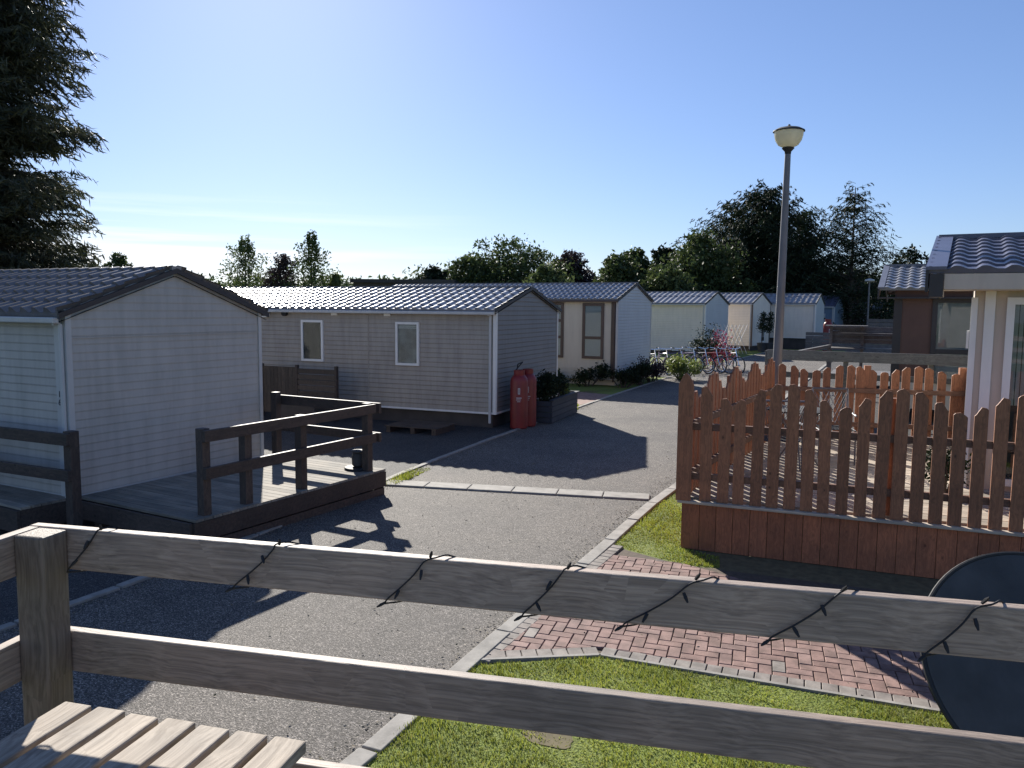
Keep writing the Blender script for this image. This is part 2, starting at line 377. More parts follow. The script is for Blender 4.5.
sheet('side_paving', [(-6.1, -3)] + LK[1:8] + [(-7.95, 15.6), (-30, 15.6), (-30, -3)], .0045, 'asphalt_dark')
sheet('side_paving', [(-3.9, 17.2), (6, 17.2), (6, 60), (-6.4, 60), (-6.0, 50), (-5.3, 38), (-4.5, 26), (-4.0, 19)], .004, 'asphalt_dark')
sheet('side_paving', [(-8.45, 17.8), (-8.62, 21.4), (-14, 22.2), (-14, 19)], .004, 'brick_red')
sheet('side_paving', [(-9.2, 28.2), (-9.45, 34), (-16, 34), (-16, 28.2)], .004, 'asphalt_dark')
def kerb(name, line, width, side, height=.03, block=.9, start=0):
    mb = MB(); pts = [Vector((x, y, 0)) for x, y in line]
    segs = []; acc = [0]
    for a, b in zip(pts, pts[1:]): acc.append(acc[-1]+(b-a).length)
    def at(s):
        for i in range(len(pts)-1):
            if s <= acc[i+1]: return pts[i].lerp(pts[i+1], (s-acc[i])/(acc[i+1]-acc[i]))
        return pts[-1]
    s = 0
    while s < acc[-1]-.05:
        e = min(s+block-.008, acc[-1]); a, b = at(s), at(e); d = (b-a).normalized(); nrm = Vector((d.y, -d.x, 0))*side
        j = random.uniform(-.004, .004); h = height+random.uniform(-.004, .004)
        p = [a+nrm*j, b+nrm*j, b+nrm*(width+j), a+nrm*(width+j)]
        if side < 0: p = p[::-1]
        c = sum(p, Vector())/4
        q = [x+(c-x)*.02 for x in p]
        mb.hexa([(x.x, x.y, -.05) for x in p]+[(x.x, x.y, h) for x in q]); s += block
    o = mb.build(name, 'concrete', bevel=.006); o['kind'] = 'structure'; return o
kerb('kerb', RK, .13, 1)
kerb('kerb', LK, .09, -1, .028)
# concrete band laid across the road
hb = MB(); a, b = Vector((-6.92, 8.58, 0)), Vector((-3.40, 9.72, 0)); d = (b-a)/6; nn_ = Vector((-d.y, d.x, 0)).normalized()*.32
for i in range(6):
    p = a+d*i; q = p+d*.985
    hb.hexa([(p.x, p.y, -.03), (q.x, q.y, -.03), (q.x+nn_.x, q.y+nn_.y, -.03), (p.x+nn_.x, p.y+nn_.y, -.03),
             (p.x, p.y, .03), (q.x, q.y, .03), (q.x+nn_.x, q.y+nn_.y, .03), (p.x+nn_.x, p.y+nn_.y, .03)])
hb.build('road_band', 'concrete', bevel=.012)['kind'] = 'structure'

# block paving, herringbone, clipped to its outline
def clip(poly, A, B):                      # keep what lies left of A->B
    out = []
    def sd_(p): return (B[0]-A[0])*(p[1]-A[1])-(B[1]-A[1])*(p[0]-A[0])
    for i, p in enumerate(poly):
        q = poly[(i+1) % len(poly)]; a, b_ = sd_(p), sd_(q)
        if a >= 0: out.append(p)
        if (a > 0) != (b_ > 0) and a != b_:
            t = a/(a-b_); out.append((p[0]+(q[0]-p[0])*t, p[1]+(q[1]-p[1])*t))
    return out
def area(p): return abs(sum(p[i][0]*p[(i+1) % len(p)][1]-p[(i+1) % len(p)][0]*p[i][1] for i in range(len(p))))/2
def paver(mb, poly, z):
    if len(poly) < 3 or area(poly) < 8e-4: return
    cx = sum(p[0] for p in poly)/len(poly); cy = sum(p[1] for p in poly)/len(poly)
    dz = random.uniform(-.002, .002)
    n = len(poly); b = len(mb.v)
    top = [(cx+(x-cx)*(1-.006/max(.02, math.hypot(x-cx, y-cy))), cy+(y-cy)*(1-.006/max(.02, math.hypot(x-cx, y-cy)))) for x, y in poly]
    mb.v += [(x, y, -.02) for x, y in poly]+[(x, y, z-.005+dz) for x, y in poly]+[(x, y, z+dz) for x, y in top]
    mb.f.append(tuple(b+2*n+i for i in range(n)))
    for k in (0, 1):
        for i in range(n):
            j = (i+1) % n; mb.f.append((b+k*n+i, b+k*n+j, b+k*n+n+j, b+k*n+n+i))
# convex region, counter-clockwise
PV = [(-2.86, 4.57), (-2.13, 5.10), (.08, 5.45), (3.5, 6.0), (3.5, 8.2), (-2.25, 7.40), (-3.06, 7.62)]
border = [(-2.78, 4.76), (-2.18, 5.20), (.08, 5.56), (3.4, 6.1), (3.4, 8.2), (-2.25, 7.40), (-2.94, 7.58)]
red = MB(); gr_ = MB(); BL, BW = .18, .09; ang = rad(12)
ca, sa = math.cos(ang), math.sin(ang)
for i in range(-58, 58):
    for j in range(-58, 58):
        k_ = (i-j) % 4
        if k_ not in (0, 3): continue
        w, h_ = (BL, BW) if k_ == 0 else (BW, BL); x0, y0 = i*BW, j*BW
        rect = [(x0+.003, y0+.003), (x0+w-.003, y0+.003), (x0+w-.003, y0+h_-.003), (x0+.003, y0+h_-.003)]
        rect = [(p[0]*ca-p[1]*sa, p[0]*sa+p[1]*ca+6.4) for p in rect]
        if not (-4 < rect[0][0] < 4 and 4 < rect[0][1] < 9.2): continue
        sel = ([border[0:2]] if rect[0][0] < -2.25 else [border[1:3], border[2:4]])+[(A, B) for A, B in zip(border[3:], border[4:]+border[:1])]
        for A, B in sel:
            rect = clip(rect, A, B)
            if not rect: break
        if rect: paver(gr_ if random.random() < .004 else red, rect, .024)
def sailor(P, Q, w=.115):
    P, Q = Vector(P), Vector(Q); n = max(1, int((Q-P).length/.105)); d = (Q-P)/n; nn = Vector((-d.y, d.x)).normalized()*w
    for i in range(n):
        a, b = P+d*(i+.03), P+d*(i+.97); paver(gr_, [tuple(a), tuple(b), tuple(b+nn), tuple(a+nn)], .025)
for A, B in ((PV[0], PV[1]), (PV[1], PV[2]), (PV[2], PV[3]), (PV[6], PV[0])): sailor(A, B)
red.build('brick_paving', 'brick_red')['kind'] = 'structure'
gr_.build('paving_border', 'brick_grey')['kind'] = 'structure'
sheet('paving_bed', PV, .005, 'sand')
eg = MB()
for A, B in ((PV[0], PV[1]), (PV[1], PV[2]), (PV[2], PV[3])):
    A, B = Vector(A), Vector(B); d = (B-A).normalized(); nn = Vector((d.y, -d.x))*.03
    eg.hexa([(A.x, A.y, -.03), (A.x+nn.x, A.y+nn.y, -.03), (B.x+nn.x, B.y+nn.y, -.03), (B.x, B.y, -.03), (A.x, A.y, .028), (A.x+nn.x, A.y+nn.y, .028), (B.x+nn.x, B.y+nn.y, .028), (B.x, B.y, .028)])
eg.build('paving_edging', 'concrete')['kind'] = 'structure'

bp = []
for cx_, cy_, rr_ in ((-1.58, 3.55, .20), (-1.95, 3.93, .13)):
    m_ = [(cx_+rr_*(1+.12*math.sin(k*.9+cx_)+.06*math.sin(k*2.3))*1.2*math.cos(k*.3142), cy_+rr_*.8*(1+.12*math.sin(k*1.1))*math.sin(k*.3142)) for k in range(20)]
    sheet('soil_patch', m_, .0175, 'soil')
# mown grass, blade by blade near the camera
def inpoly(P, poly):
    x, y = P[:, 0], P[:, 1]; r = np.zeros(len(P), bool); n = len(poly)
    for i in range(n):
        x1, y1 = poly[i]; x2, y2 = poly[(i+1) % n]
        with np.errstate(divide='ignore', invalid='ignore'):
            c = ((y1 > y) != (y2 > y)) & (x < (x2-x1)*(y-y1)/(y2-y1)+x1)
        r ^= c
    return r
def lawn(name, poly, dens, h, w, bare=(), z0=.004):
    p = np.array(poly); lo, hi = p.min(0), p.max(0); n = int((hi-lo).prod()*dens)
    P = lo+rng.random((n, 2))*(hi-lo); P = P[inpoly(P, poly)]
    for bx, by, br in bare:
        d = np.hypot(P[:, 0]-bx, (P[:, 1]-by)*1.3)/br; wob = .35*np.sin(P[:, 0]*31+P[:, 1]*17)+.25*np.sin(P[:, 1]*53)
        P = P[(d+wob > 1) | (rng.random(len(P)) < .42)]
    n = len(P); a = rng.random(n)*2*np.pi; hh = h*(.5+.9*rng.random(n)); ln = hh*(rng.normal(0, .5, n))
    patch = .75+.35*np.sin(P[:, 0]*3.1+1)*np.sin(P[:, 1]*2.7)+.2*np.sin(P[:, 0]*9+P[:, 1]*7); hh *= patch
    dx, dy = np.cos(a)*w, np.sin(a)*w; z = np.full(n, z0)
    V = np.stack([np.stack([P[:, 0]-dx, P[:, 1]-dy, z], 1), np.stack([P[:, 0]+dx, P[:, 1]+dy, z], 1), np.stack([P[:, 0]-dy*ln/w, P[:, 1]+dx*ln/w, hh+z0], 1)], 1).reshape(-1, 3)
    o = npmesh(name, V, np.arange(3*n).reshape(-1, 3), 'grass_blade'); o['kind'] = 'stuff'
    return o
lawnA = [(-2.62, 2.0), (-2.82, 4.50), (-2.13, 5.05), (.08, 5.40), (.9, 5.53), (1.5, 2.0)]
tag(lawn('grass', lawnA, 6500, .026, .0035, [(-1.55, 3.55, .24), (-1.95, 3.95, .16), (-.9, 4.9, .10)], .016), 'green mown lawn below the foreground railing', 'grass')
tag(lawn('grass', [(-3.06, 7.65), (-2.2, 7.42), (-1.9, 7.5), (-2.0, 7.85), (-2.44, 7.93), (-2.44, 12.6), (-3.3, 12.9), (-3.24, 9.4)], 3500, .024, .006), 'bright green lawn strip between kerb and stained deck', 'grass')
tag(lawn('grass', [(-6.75, 8.7), (-7.0, 9.9), (-7.3, 9.9), (-6.95, 8.5)], 2500, .05, .008), 'small green tuft of grass at the end of the railed deck', 'grass')
tag(lawn('grass', [(-7.9, 16.3), (-8.35, 16.6), (-8.6, 18.8), (-8.15, 17.8)], 1200, .06, .012), 'small sunlit grass patch beyond the dark planter', 'grass')
sheet('lawn', [(-2.62, 1.0), (-2.81, 4.50), (-2.13, 5.06), (.08, 5.41), (3.4, 5.94), (3.4, 1.0)], .014, 'turf')
sheet('soil_strip', [(-2.25, 7.38), (3.5, 8.15), (3.5, 8.9), (-2.3, 7.95)], .003, 'soil')
sheet('lawn', [(-3.06, 7.62), (-2.2, 7.38), (-1.9, 7.5), (-2.4, 7.92), (-2.4, 17), (-3.7, 17), (-3.5, 14)], .004, 'turf')

rl = np.random.default_rng(12); LP_ = []
for line, side, off in ((RK, -1, .02), (LK, 1, .02)):
    p = np.array(line[:10]); 
    for a_, b_ in zip(p, p[1:]):
        n_ = int(np.linalg.norm(b_-a_)*70); t_ = rl.random(n_)[:, None]; d_ = (b_-a_)/np.linalg.norm(b_-a_); q_ = a_+(b_-a_)*t_
        q_ = q_+np.array([d_[1], -d_[0]])*side*(off+np.abs(rl.normal(0, .10, n_)))[:, None]; LP_.append(np.c_[q_, np.full(n_, .014)])
sc_n = 700; q_ = np.c_[rl.uniform(-6, -2.9, sc_n), rl.uniform(1.5, 14, sc_n), np.full(sc_n, .013)]; LP_.append(q_)
q_ = np.c_[rl.uniform(-2.7, 1, 140), rl.uniform(5.2, 7.5, 140), np.full(140, .034)]; LP_.append(q_)
V, Fq = leafquads(np.concatenate(LP_), .024, rng_=rl, asp=.6); V[:, 2] = V[:, 2]*.5+.008
M['litter'] = islandmat('litter', [(.20, .16, .10), (.10, .075, .05), (.28, .24, .17), (.07, .08, .03)])
tag(npmesh('leaf_litter', V, Fq, 'litter'), 'dry leaf litter and grit scattered along the kerbs and road', 'leaf litter', kind='stuff')

# ------------------------------------------------------------------ holiday lodges
def tiled_slope(x0, x1, S, period, course, amp, step, seg=6):
    """pantile sheet in its own plane: x along the ridge, v up the slope, h off the plane"""
    nx = max(2, int(round((x1-x0)/period*seg)))+1; xs = np.linspace(x0, x1, nx)
    w = (xs/period) % 1.0
    prof = amp*np.interp(w, [0, .05, .12, .22, .34, .44, .56, .66, .9, 1], [0, .35, .86, 1, .97, .8, .38, .08, .0, 0])
    vs, hs = [], []; v = 0
    while v < S-1e-6:
        e = min(v+course, S); vs += [v, e-.002]; hs += [step, step*.12]; v = e
    V = []; 
    for v, h in zip(vs, hs):
        for x, p in zip(xs, prof): V.append((x, v, p+h))
    n = len(xs); F_ = [(r*n+i, r*n+i+1, (r+1)*n+i+1, (r+1)*n+i) for r in range(len(vs)-1) for i in range(n-1)]
    # nose of the lowest course
    b = len(V); V += [(x, 0, -.02) for x in xs]; F_ += [(b+i, b+i+1, i+1, i) for i in range(n-1)]
    return V, F_
def cladding(name, m, root, along, base, top, course=.1, proud=.012, lim=None, axis='x', off=0, flip=1):
    """lapped boards. axis x: wall in x-z plane at y=off facing -y ; axis y: wall in y-z plane at x=off facing +x. lim(z)->(s0,s1)"""
    mb = MB(); z = base
    def P(s, z, o): return (s, off-o, z) if axis == 'x' else (off+o, s, z)
    while z < top-1e-4:
        e = min(z+course, top); a0, a1 = lim(z) if lim else along; b0, b1 = lim(e) if lim else along
        mid = z+(e-z)*.2; c0, c1 = lim(mid) if lim else along
        mb.quad(P(a0, z, proud*.25), P(a1, z, proud*.25), P(c1, mid, proud), P(c0, mid, proud))
        mb.quad(P(c0, mid, proud), P(c1, mid, proud), P(b1, e, 0), P(b0, e, 0))
        mb.quad(P(b0, e, 0), P(b1, e, 0), P(b1, e, proud*.25), P(b0, e, proud*.25))
        z = e
    return mb.build(name, m, root)
def window(root, x0, x1, z0, z1, frame='white_pvc', fw=.05, inner='room_dark', bars=(), axis='x', off=0, depth=.05, blind=None, name='window'):
    """frame proud of the wall, room panel behind, pane of glass between"""
    mb = MB()
    def B(b, s0, s1, o0, o1, a, c):
        if axis == 'x': b.box(s0, s1, off-o1, off-o0, a, c)
        else: b.box(off+o0, off+o1, s0, s1, a, c)
    B(mb, x0, x1, .002, depth, z0, z0+fw); B(mb, x0, x1, .002, depth, z1-fw, z1)
    B(mb, x0, x0+fw, .002, depth, z0+fw, z1-fw); B(mb, x1-fw, x1, .002, depth, z0+fw, z1-fw)
    for t, v in bars:
        if t == 'h': B(mb, x0+fw, x1-fw, .02, depth-.004, v-fw*.5, v+fw*.5)
        else: B(mb, v-fw*.5, v+fw*.5, .02, depth-.004, z0+fw, z1-fw)
    f = mb.build(name, frame, root)
    p = MB(); B(p, x0+fw, x1-fw, .028, .032, z0+fw, z1-fw); p.build('pane', 'glass', f)
    r = MB(); B(r, x0+fw, x1-fw, .013, .017, z0+fw, z1-fw); r.build('interior', inner, f)
    if blind:
        bl = MB(); k, zb = blind
        s = x0+fw+.005; n = max(3, int((x1-x0)/.05)); w = (x1-x0-2*fw-.01)/n
        if k == 'curtain':
            for i in range(n): B(bl, s+i*w, s+i*w+w*.8, .018, .020+.004*(i % 2), zb, z1-fw)
        else:
            z = zb
            while z < z1-fw-.02: B(bl, x0+fw+.003, x1-fw-.003, .018, .024, z, z+.028); z += .038
        bl.build('curtain' if k == 'curtain' else 'blind', k == 'curtain' and 'curtain' or 'blind', f)
    return f
def lodge(name, loc, yaw, Ln, w, base, eave, ridge, mside, mgable, mroof, mridge, label, trim='trim_dark', corner='white_dull',
          period=.2, course=.34, seg=8, skirt='skirt_dark', ov=.12, gutter='white_dull', ccourse=.1, group='holiday lodges beside the road', amp=.042, step=.022, gov=.05, side_clad=True, proud=.011, pipe_x=-.10):
    """gable end at x=0 facing +x, near long wall at y=0, body runs to x=-Ln"""
    root = empty(name, (loc[0], loc[1], 0), rad(yaw), label, 'lodge', group)
    k = (ridge-eave)/(w/2); top = lambda z: (0, w) if z <= eave else ((z-eave)/k, w-(z-eave)/k)
    core = MB(); n = 0
    core.v = [(-Ln, .004, base), (-.004, .004, base), (-.004, .004, eave), (-Ln, .004, eave), (-.004, w-.004, base), (-.004, w-.004, eave), (-.004, w/2, ridge-.02), (-Ln, w-.004, base), (-Ln, w-.004, eave), (-Ln, w/2, ridge-.02)]
    core.f = [(0, 1, 2, 3), (1, 4, 5, 6, 2), (4, 7, 8, 5), (7, 0, 3, 9, 8), (0, 7, 4, 1)]
    core.build('wall', mside, root)
    if side_clad: cladding('side_cladding', mside, root, (-Ln, 0), base, eave, ccourse, proud)
    cladding('gable_cladding', mgable, root, (0, w), base, ridge-.03, ccourse, proud, lim=top, axis='y')
    # corner posts and middle joint strip on the gable
    cb = MB(); cb.prism([(-.05, -.022), (.024, -.022), (.024, .045), (.0125, .045), (.0125, -.0121), (-.05, -.0121)], base-.03, eave); cb.build('corner_trim', corner, root)
    cb = MB(); cb.box(.0125, .024, w-.045, w+.01, base-.03, eave-.02); cb.build('corner_trim', corner, root)
    cb = MB(); cb.box(.0122, .018, .045, w-.045, base-.03, base+.012); cb.build('base_trim', corner, root)
    cb = MB(); cb.box(-Ln, -.05, -.018, -.0122, base-.03, base+.012); cb.build('base_trim', corner, root)
    # skirting below
    sk = MB(); sk.box(-Ln, -.10, .10, w-.1, .0, base-.03); sk.build('skirting', skirt, root)
    # roof
    sl_ = math.hypot(w/2+ov, (w/2+ov)*k); a = math.atan(k); roof = None; rv, rf = [], []
    V, F_ = tiled_slope(-Ln-.1, gov, sl_, period, course, amp, step, seg)
    ez = eave-ov*k-.03
    for side in (0, 1):
        b = len(rv)
        for x, v, h in V:
            y = -ov+v*math.cos(a)-h*math.sin(a); z = ez+v*math.sin(a)+h*math.cos(a)
            rv.append((x, y if side == 0 else w-y, z))
        rf += [tuple(b+i for i in (q if side == 0 else q[::-1])) for q in F_]
    mb = MB(); mb.v, mb.f = rv, rf
    roof = mb.build('roof', mroof, root, smooth=True)
    rc = MB(); rz = ez+sl_*math.sin(a)
    rc.prism_xz([(0, 0)]*0 or [(-Ln-.1, rz-.01), (gov+.01, rz-.01), (gov+.01, rz+.05), (-Ln-.1, rz+.05)], w/2-.07, w/2+.07)
    rc.build('ridge_cap', mridge, roof)
    bb = MB()
    for s in (0, 1):
        y0, y1 = -ov-.02, w/2
        pts = [(y0, ez-.035), (y1, rz-.035), (y1, rz+.025), (y0, ez+.025)]
        if s: pts = [(w-y, z) for y, z in pts][::-1]
        n = len(bb.v); bb.v += [(gov-.01, y, z) for y, z in pts]+[(gov+.02, y, z) for y, z in pts]
        bb.f += [(n, n+3, n+2, n+1), (n+4, n+5, n+6, n+7)]+[(n+i, n+(i+1) % 4, n+4+(i+1) % 4, n+4+i) for i in range(4)]
    bb.build('bargeboard', trim, roof)
    so_ = MB()                                              # soffits close the overhang
    for s in (0, 1):
        y0, y1 = (-ov, w/2); q = [(-.0, y0, ez-.07), (gov-.005, y0, ez-.07), (gov-.005, y1, rz-.07), (-.0, y1, rz-.07)]
        if s: q = [(x, w-y, z) for x, y, z in q]
        so_.quad(*q)
    so_.box(-Ln, gov-.01, -ov, -.0005, eave-.05, eave-.035); so_.build('soffit', trim, root)
    g = MB(); g.box(-Ln-.1, gov-.02, -ov-.07, -ov+.005, ez-.085, ez-.02); g.build('gutter', gutter, root, bevel=.012)
    g = MB(); g.tube([(pipe_x, -ov-.03, ez-.08), (pipe_x, -.05, eave-.16), (pipe_x, -.05, .12)], .028, 8); g.build('downpipe', gutter, root, smooth=True)
    return root

l1 = lodge('holiday_lodge', (-8.53, 5.15), 2.5, 9.5, 2.88, .35, 2.44, 2.96, 'clad_bluegrey', 'clad_bluegrey', 'roof_near', 'ridge_near',
      'nearest pale grey lodge with blank gable and number 16 on its corner', period=.21, course=.30, seg=9, ov=.10, ccourse=.094, proud=.006, pipe_x=-.026, amp=.065, step=.03)
cb = MB(); cb.box(-.012, .0, 0, 0, 0, 0)
def text(s, name, size, parent, loc, rot, m, extr=.002):
    c = bpy.data.curves.new(name, 'FONT'); c.body = s; c.size = size; c.extrude = extr; c.align_x = 'CENTER'; c.align_y = 'CENTER'
    t = bpy.data.objects.new(name, c); me = bpy.data.meshes.new_from_object(t); me.name = name; bpy.data.objects.remove(t)
    me.materials.append(M[m]); o = bpy.data.objects.new(name, me); col.objects.link(o); o.parent = parent; o.location = loc; o.rotation_euler = rot; return o
wide = MB(); wide.box(-.17, -.055, -.030, -.0121, .33, 2.38); wide.build('corner_board', 'white_dull', l1)
text('1', 'house_number', .10, l1, (-.115, -.033, 1.50), (rad(90), 0, 0), 'number_ink'); text('6', 'house_number', .10, l1, (-.115, -.033, 1.41), (rad(90), 0, 0), 'number_ink')
js = MB(); js.box(.0122, .020, .045, 2.83, 2.12, 2.135); js.build('joint_strip', 'clad_bluegrey', l1)

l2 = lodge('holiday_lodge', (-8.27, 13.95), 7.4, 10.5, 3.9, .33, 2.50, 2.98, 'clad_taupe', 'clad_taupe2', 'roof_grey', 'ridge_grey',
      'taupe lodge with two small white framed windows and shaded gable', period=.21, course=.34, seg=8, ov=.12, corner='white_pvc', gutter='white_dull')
window(l2, -4.79, -4.20, 1.26, 2.19, depth=.055); window(l2, -2.33, -1.76, 1.25, 2.18, depth=.055, inner='room_teal', blind=('blind', 2.04))
for jx in (-3.05, -7.1):
    b = MB(); b.box(jx, jx+.022, -.019, -.0122, .33, 2.46); b.build('joint_strip', 'clad_taupe', l2)
for x in (-3.9, -2.54): b = MB(); b.box(x-.08, x+.08, -.05, -.0125, 2.30, 2.44); b.build('air_vent', 'white_pvc', l2, bevel=.01)
b = MB(); b.tube([(-5.23, -.0125, 2.34), (-5.23, -.10, 2.34)], .07, 14); b.build('flue', 'black', l2, smooth=True)
b = MB(); b.box(-5.85, -5.66, -.10, -.0125, 2.24, 2.34); b.build('wall_light', 'white_pvc', l2, bevel=.012)
for i in range(7):
    b = MB(); b.box(-10.4+i*1.45, -10.1+i*1.45, .13, .19, .0, .30); b.build('support_block', 'skirt_dark', l2)
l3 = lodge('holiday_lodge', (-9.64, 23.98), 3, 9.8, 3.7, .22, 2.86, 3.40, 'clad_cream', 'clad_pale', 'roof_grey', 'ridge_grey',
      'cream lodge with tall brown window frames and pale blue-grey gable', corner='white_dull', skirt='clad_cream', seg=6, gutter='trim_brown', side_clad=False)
tb = MB(); tb.box(-.21, -.055, -.022, -.0125, .22, 2.84); tb.build('corner_board', 'trim_brown', l3)
window(l3, -1.20, -.46, .86, 2.68, 'trim_brown', .09, 'blind', bars=(('h', 1.55),), blind=('blind', 1.62)); window(l3, -2.62, -1.88, .86, 2.70, 'trim_brown', .09, 'blind', bars=(('h', 1.55), ('h', 2.1)))
b = MB(); 
for i in range(3): b.box(-9, -.05, -.012, .0, .25+i*.13, .31+i*.13)
b.build('plinth_lap', 'clad_cream', l3)
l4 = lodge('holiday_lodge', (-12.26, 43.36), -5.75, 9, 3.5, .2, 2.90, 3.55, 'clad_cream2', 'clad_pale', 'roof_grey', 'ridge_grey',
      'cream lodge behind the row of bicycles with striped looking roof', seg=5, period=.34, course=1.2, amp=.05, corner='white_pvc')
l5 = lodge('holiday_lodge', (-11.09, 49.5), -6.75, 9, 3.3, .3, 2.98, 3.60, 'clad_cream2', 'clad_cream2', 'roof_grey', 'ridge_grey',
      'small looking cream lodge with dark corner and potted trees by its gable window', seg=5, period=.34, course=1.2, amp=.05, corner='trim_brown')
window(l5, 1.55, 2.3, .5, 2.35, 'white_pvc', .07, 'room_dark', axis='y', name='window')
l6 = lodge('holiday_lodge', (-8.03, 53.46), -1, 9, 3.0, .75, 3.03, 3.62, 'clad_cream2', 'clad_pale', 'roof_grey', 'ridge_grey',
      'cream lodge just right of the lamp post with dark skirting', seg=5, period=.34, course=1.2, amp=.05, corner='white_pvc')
def far_lodge(x, y, yaw, Ln, w, eave, ridge, m, mr, label, wins):
    r = lodge('holiday_lodge', (x, y), yaw, Ln, w, .4, eave, ridge, m, m, mr, 'ridge_grey', label, seg=4, period=.5, course=1.4, amp=.05, ccourse=.2)
    for a, b_ in wins: window(r, a, b_, 1.0, 2.3, 'white_dull', .08, 'room_dark')
    return r
far_lodge(-7.9, 61, -3, 4.5, 3.4, 2.9, 3.6, 'clad_blue', 'roof_blue', 'blue-grey lodge partly hidden behind the cream lodge and red cylinder', ((-3, -2), (-1.5, -.6)))
far_lodge(-3.4, 74, -3, 5.6, 3.6, 2.7, 3.3, 'clad_pale', 'roof_blue', 'pale far lodge in tree shade left of the distant lamp', ((-5, -4), (-3, -2), (-1.4, -.5)))
far_lodge(3.2, 78, -3, 6.0, 3.6, 2.7, 3.3, 'clad_pale', 'roof_blue', 'pale far lodge at the end of the park right of the distant lamp', ((-5, -4), (-3, -2.2)))

# right hand lodges: long wall faces the camera, gable faces left
def right_lodge(name, loc, yaw, Ln, w, base, eave, ridge, mw, mroof, mridge, label, trim, left_over=.45, front_over=.36, vergew=.0, period=.26, course=.3):
    root = empty(name, (loc[0], loc[1], 0), rad(yaw), label, 'lodge')
    k = (ridge-eave)/(w/2+front_over)
    zt = eave+front_over*k
    core = MB(); core.v = [(0, 0, base), (Ln, 0, base), (Ln, w, base), (0, w, base), (0, 0, zt-.02), (Ln, 0, zt-.02), (Ln, w, zt-.02), (0, w, zt-.02), (0, w/2, ridge-.03), (Ln, w/2, ridge-.03)]
    core.f = [(0, 3, 2, 1), (0, 1, 5, 4), (1, 2, 6, 9, 5), (2, 3, 7, 6), (3, 0, 4, 8, 7)]
    core.build('wall', mw, root)
    a = math.atan(k); S = math.hypot(w/2+front_over, (w/2+front_over)*k)
    V, F_ = tiled_slope(-left_over, Ln+.3, S, period, course, .036, .026, 10); rv, rf = [], []
    for side in (0, 1):
        b = len(rv)
        for x, v, h in V:
            y = -front_over+v*math.cos(a)-h*math.sin(a); z = eave+v*math.sin(a)+h*math.cos(a)
            rv.append((x, y if side == 0 else w-y, z))
        rf += [tuple(b+i for i in (q if side == 0 else q[::-1])) for q in F_]
    mb = MB(); mb.v, mb.f = rv, rf; roof = mb.build('roof', mroof, root, smooth=True)
    rc = MB(); rc.box(-left_over, Ln+.3, w/2-.09, w/2+.09, ridge+.0, ridge+.06); rc.build('ridge_cap', mridge, roof)
    vg = MB(); bgd = MB()
    for s in (0, 1):
        y0, y1 = -front_over-.02, w/2
        def sec(x0, x1, o0, o1, tgt):
            pts = [(y0, eave+o0), (y1, ridge+o0), (y1, ridge+o1), (y0, eave+o1)]
            if s: pts = [(w-y, z) for y, z in pts][::-1]
            n = len(tgt.v); tgt.v += [(x0, y, z) for y, z in pts]+[(x1, y, z) for y, z in pts]
            tgt.f += [(n, n+3, n+2, n+1), (n+4, n+5, n+6, n+7)]+[(n+i, n+(i+1) % 4, n+4+(i+1) % 4, n+4+i) for i in range(4)]
        sec(-left_over-.03, -left_over+vergew, .02, .055, vg); sec(-left_over-.03, -left_over, -.22, .018, bgd)
    vg.build('verge_trim', mridge, roof); bgd.build('bargeboard', trim, roof)
    g = MB(); g.box(-left_over, Ln, -front_over+.02, 0, eave-.20, eave-.17); g.build('soffit', trim if trim == 'trim_dark' and mw == 'clad_brown' else 'stone_render', root)
    return root, k
ra, ka = right_lodge('cream_lodge', (.13, 10.06), -0.3, 6.5, 4.4, .55, 2.93, 3.47, 'stone_render', 'roof_blue', 'roof_blue', 'cream lodge with glazed door beside the picket fenced terrace', 'trim_dark', vergew=.17)
b = MB(); b.box(-.30, 6.5, -.36, -.325, 2.74, 2.905); b.build('fascia', 'stone_render', ra)
b = MB(); b.box(-.44, -.305, -.38, .10, 2.66, 2.905); b.build('verge_box', 'trim_dark', ra)
b = MB(); b.prism([(-.032, -.03), (.03, -.03), (.03, -.002), (-.002, -.002), (-.002, .1), (-.032, .1)], .55, 2.66); b.build('corner_trim', 'white_pvc', ra)
b = MB(); b.box(-.30, 6.5, -.324, -.003, 2.742, 2.765); b.build('soffit', 'stone_render', ra)
b = MB(); b.box(.095, .195, -.03, -.002, .55, 2.74); b.build('trim_strip', 'white_pvc', ra, bevel=.004)
b = MB(); b.box(-.06, -.036, .0, .05, 2.1, 2.3); b.build('wall_bracket', 'white_pvc', ra)
dr = window(ra, .30, 2.1, .62, 2.66, 'white_pvc', .075, 'room_dark', bars=(('v', 1.2),), depth=.06, blind=('curtain', 1.5), name='glazed_door')
b = MB(); b.box(1.22, 1.25, -.10, -.06, 1.5, 1.66); b.build('handle', 'chrome', dr)
rb, kb = right_lodge('brown_lodge', (-1.32, 20.05), 2.0, 6, 4.4, .3, 2.99, 3.62, 'clad_brown', 'roof_grey', 'ridge_grey', 'dark brown lodge with wide black framed window behind the terrace', 'trim_dark', left_over=.32, vergew=.10, front_over=.30, period=.24, course=.3)
b = MB(); b.box(-.01, .16, -.03, -.002, .3, 2.8); b.build('corner_trim', 'trim_dark', rb)
window(rb, .77, 2.9, .9, 2.80, 'trim_dark', .10, 'curtain', bars=(('h', 1.62), ('v', 1.9)), depth=.06, blind=('curtain', 1.7))
b = MB(); b.box(0, 6, -.02, -.002, .3, .9); b.build('panel', 'clad_cream', rb)

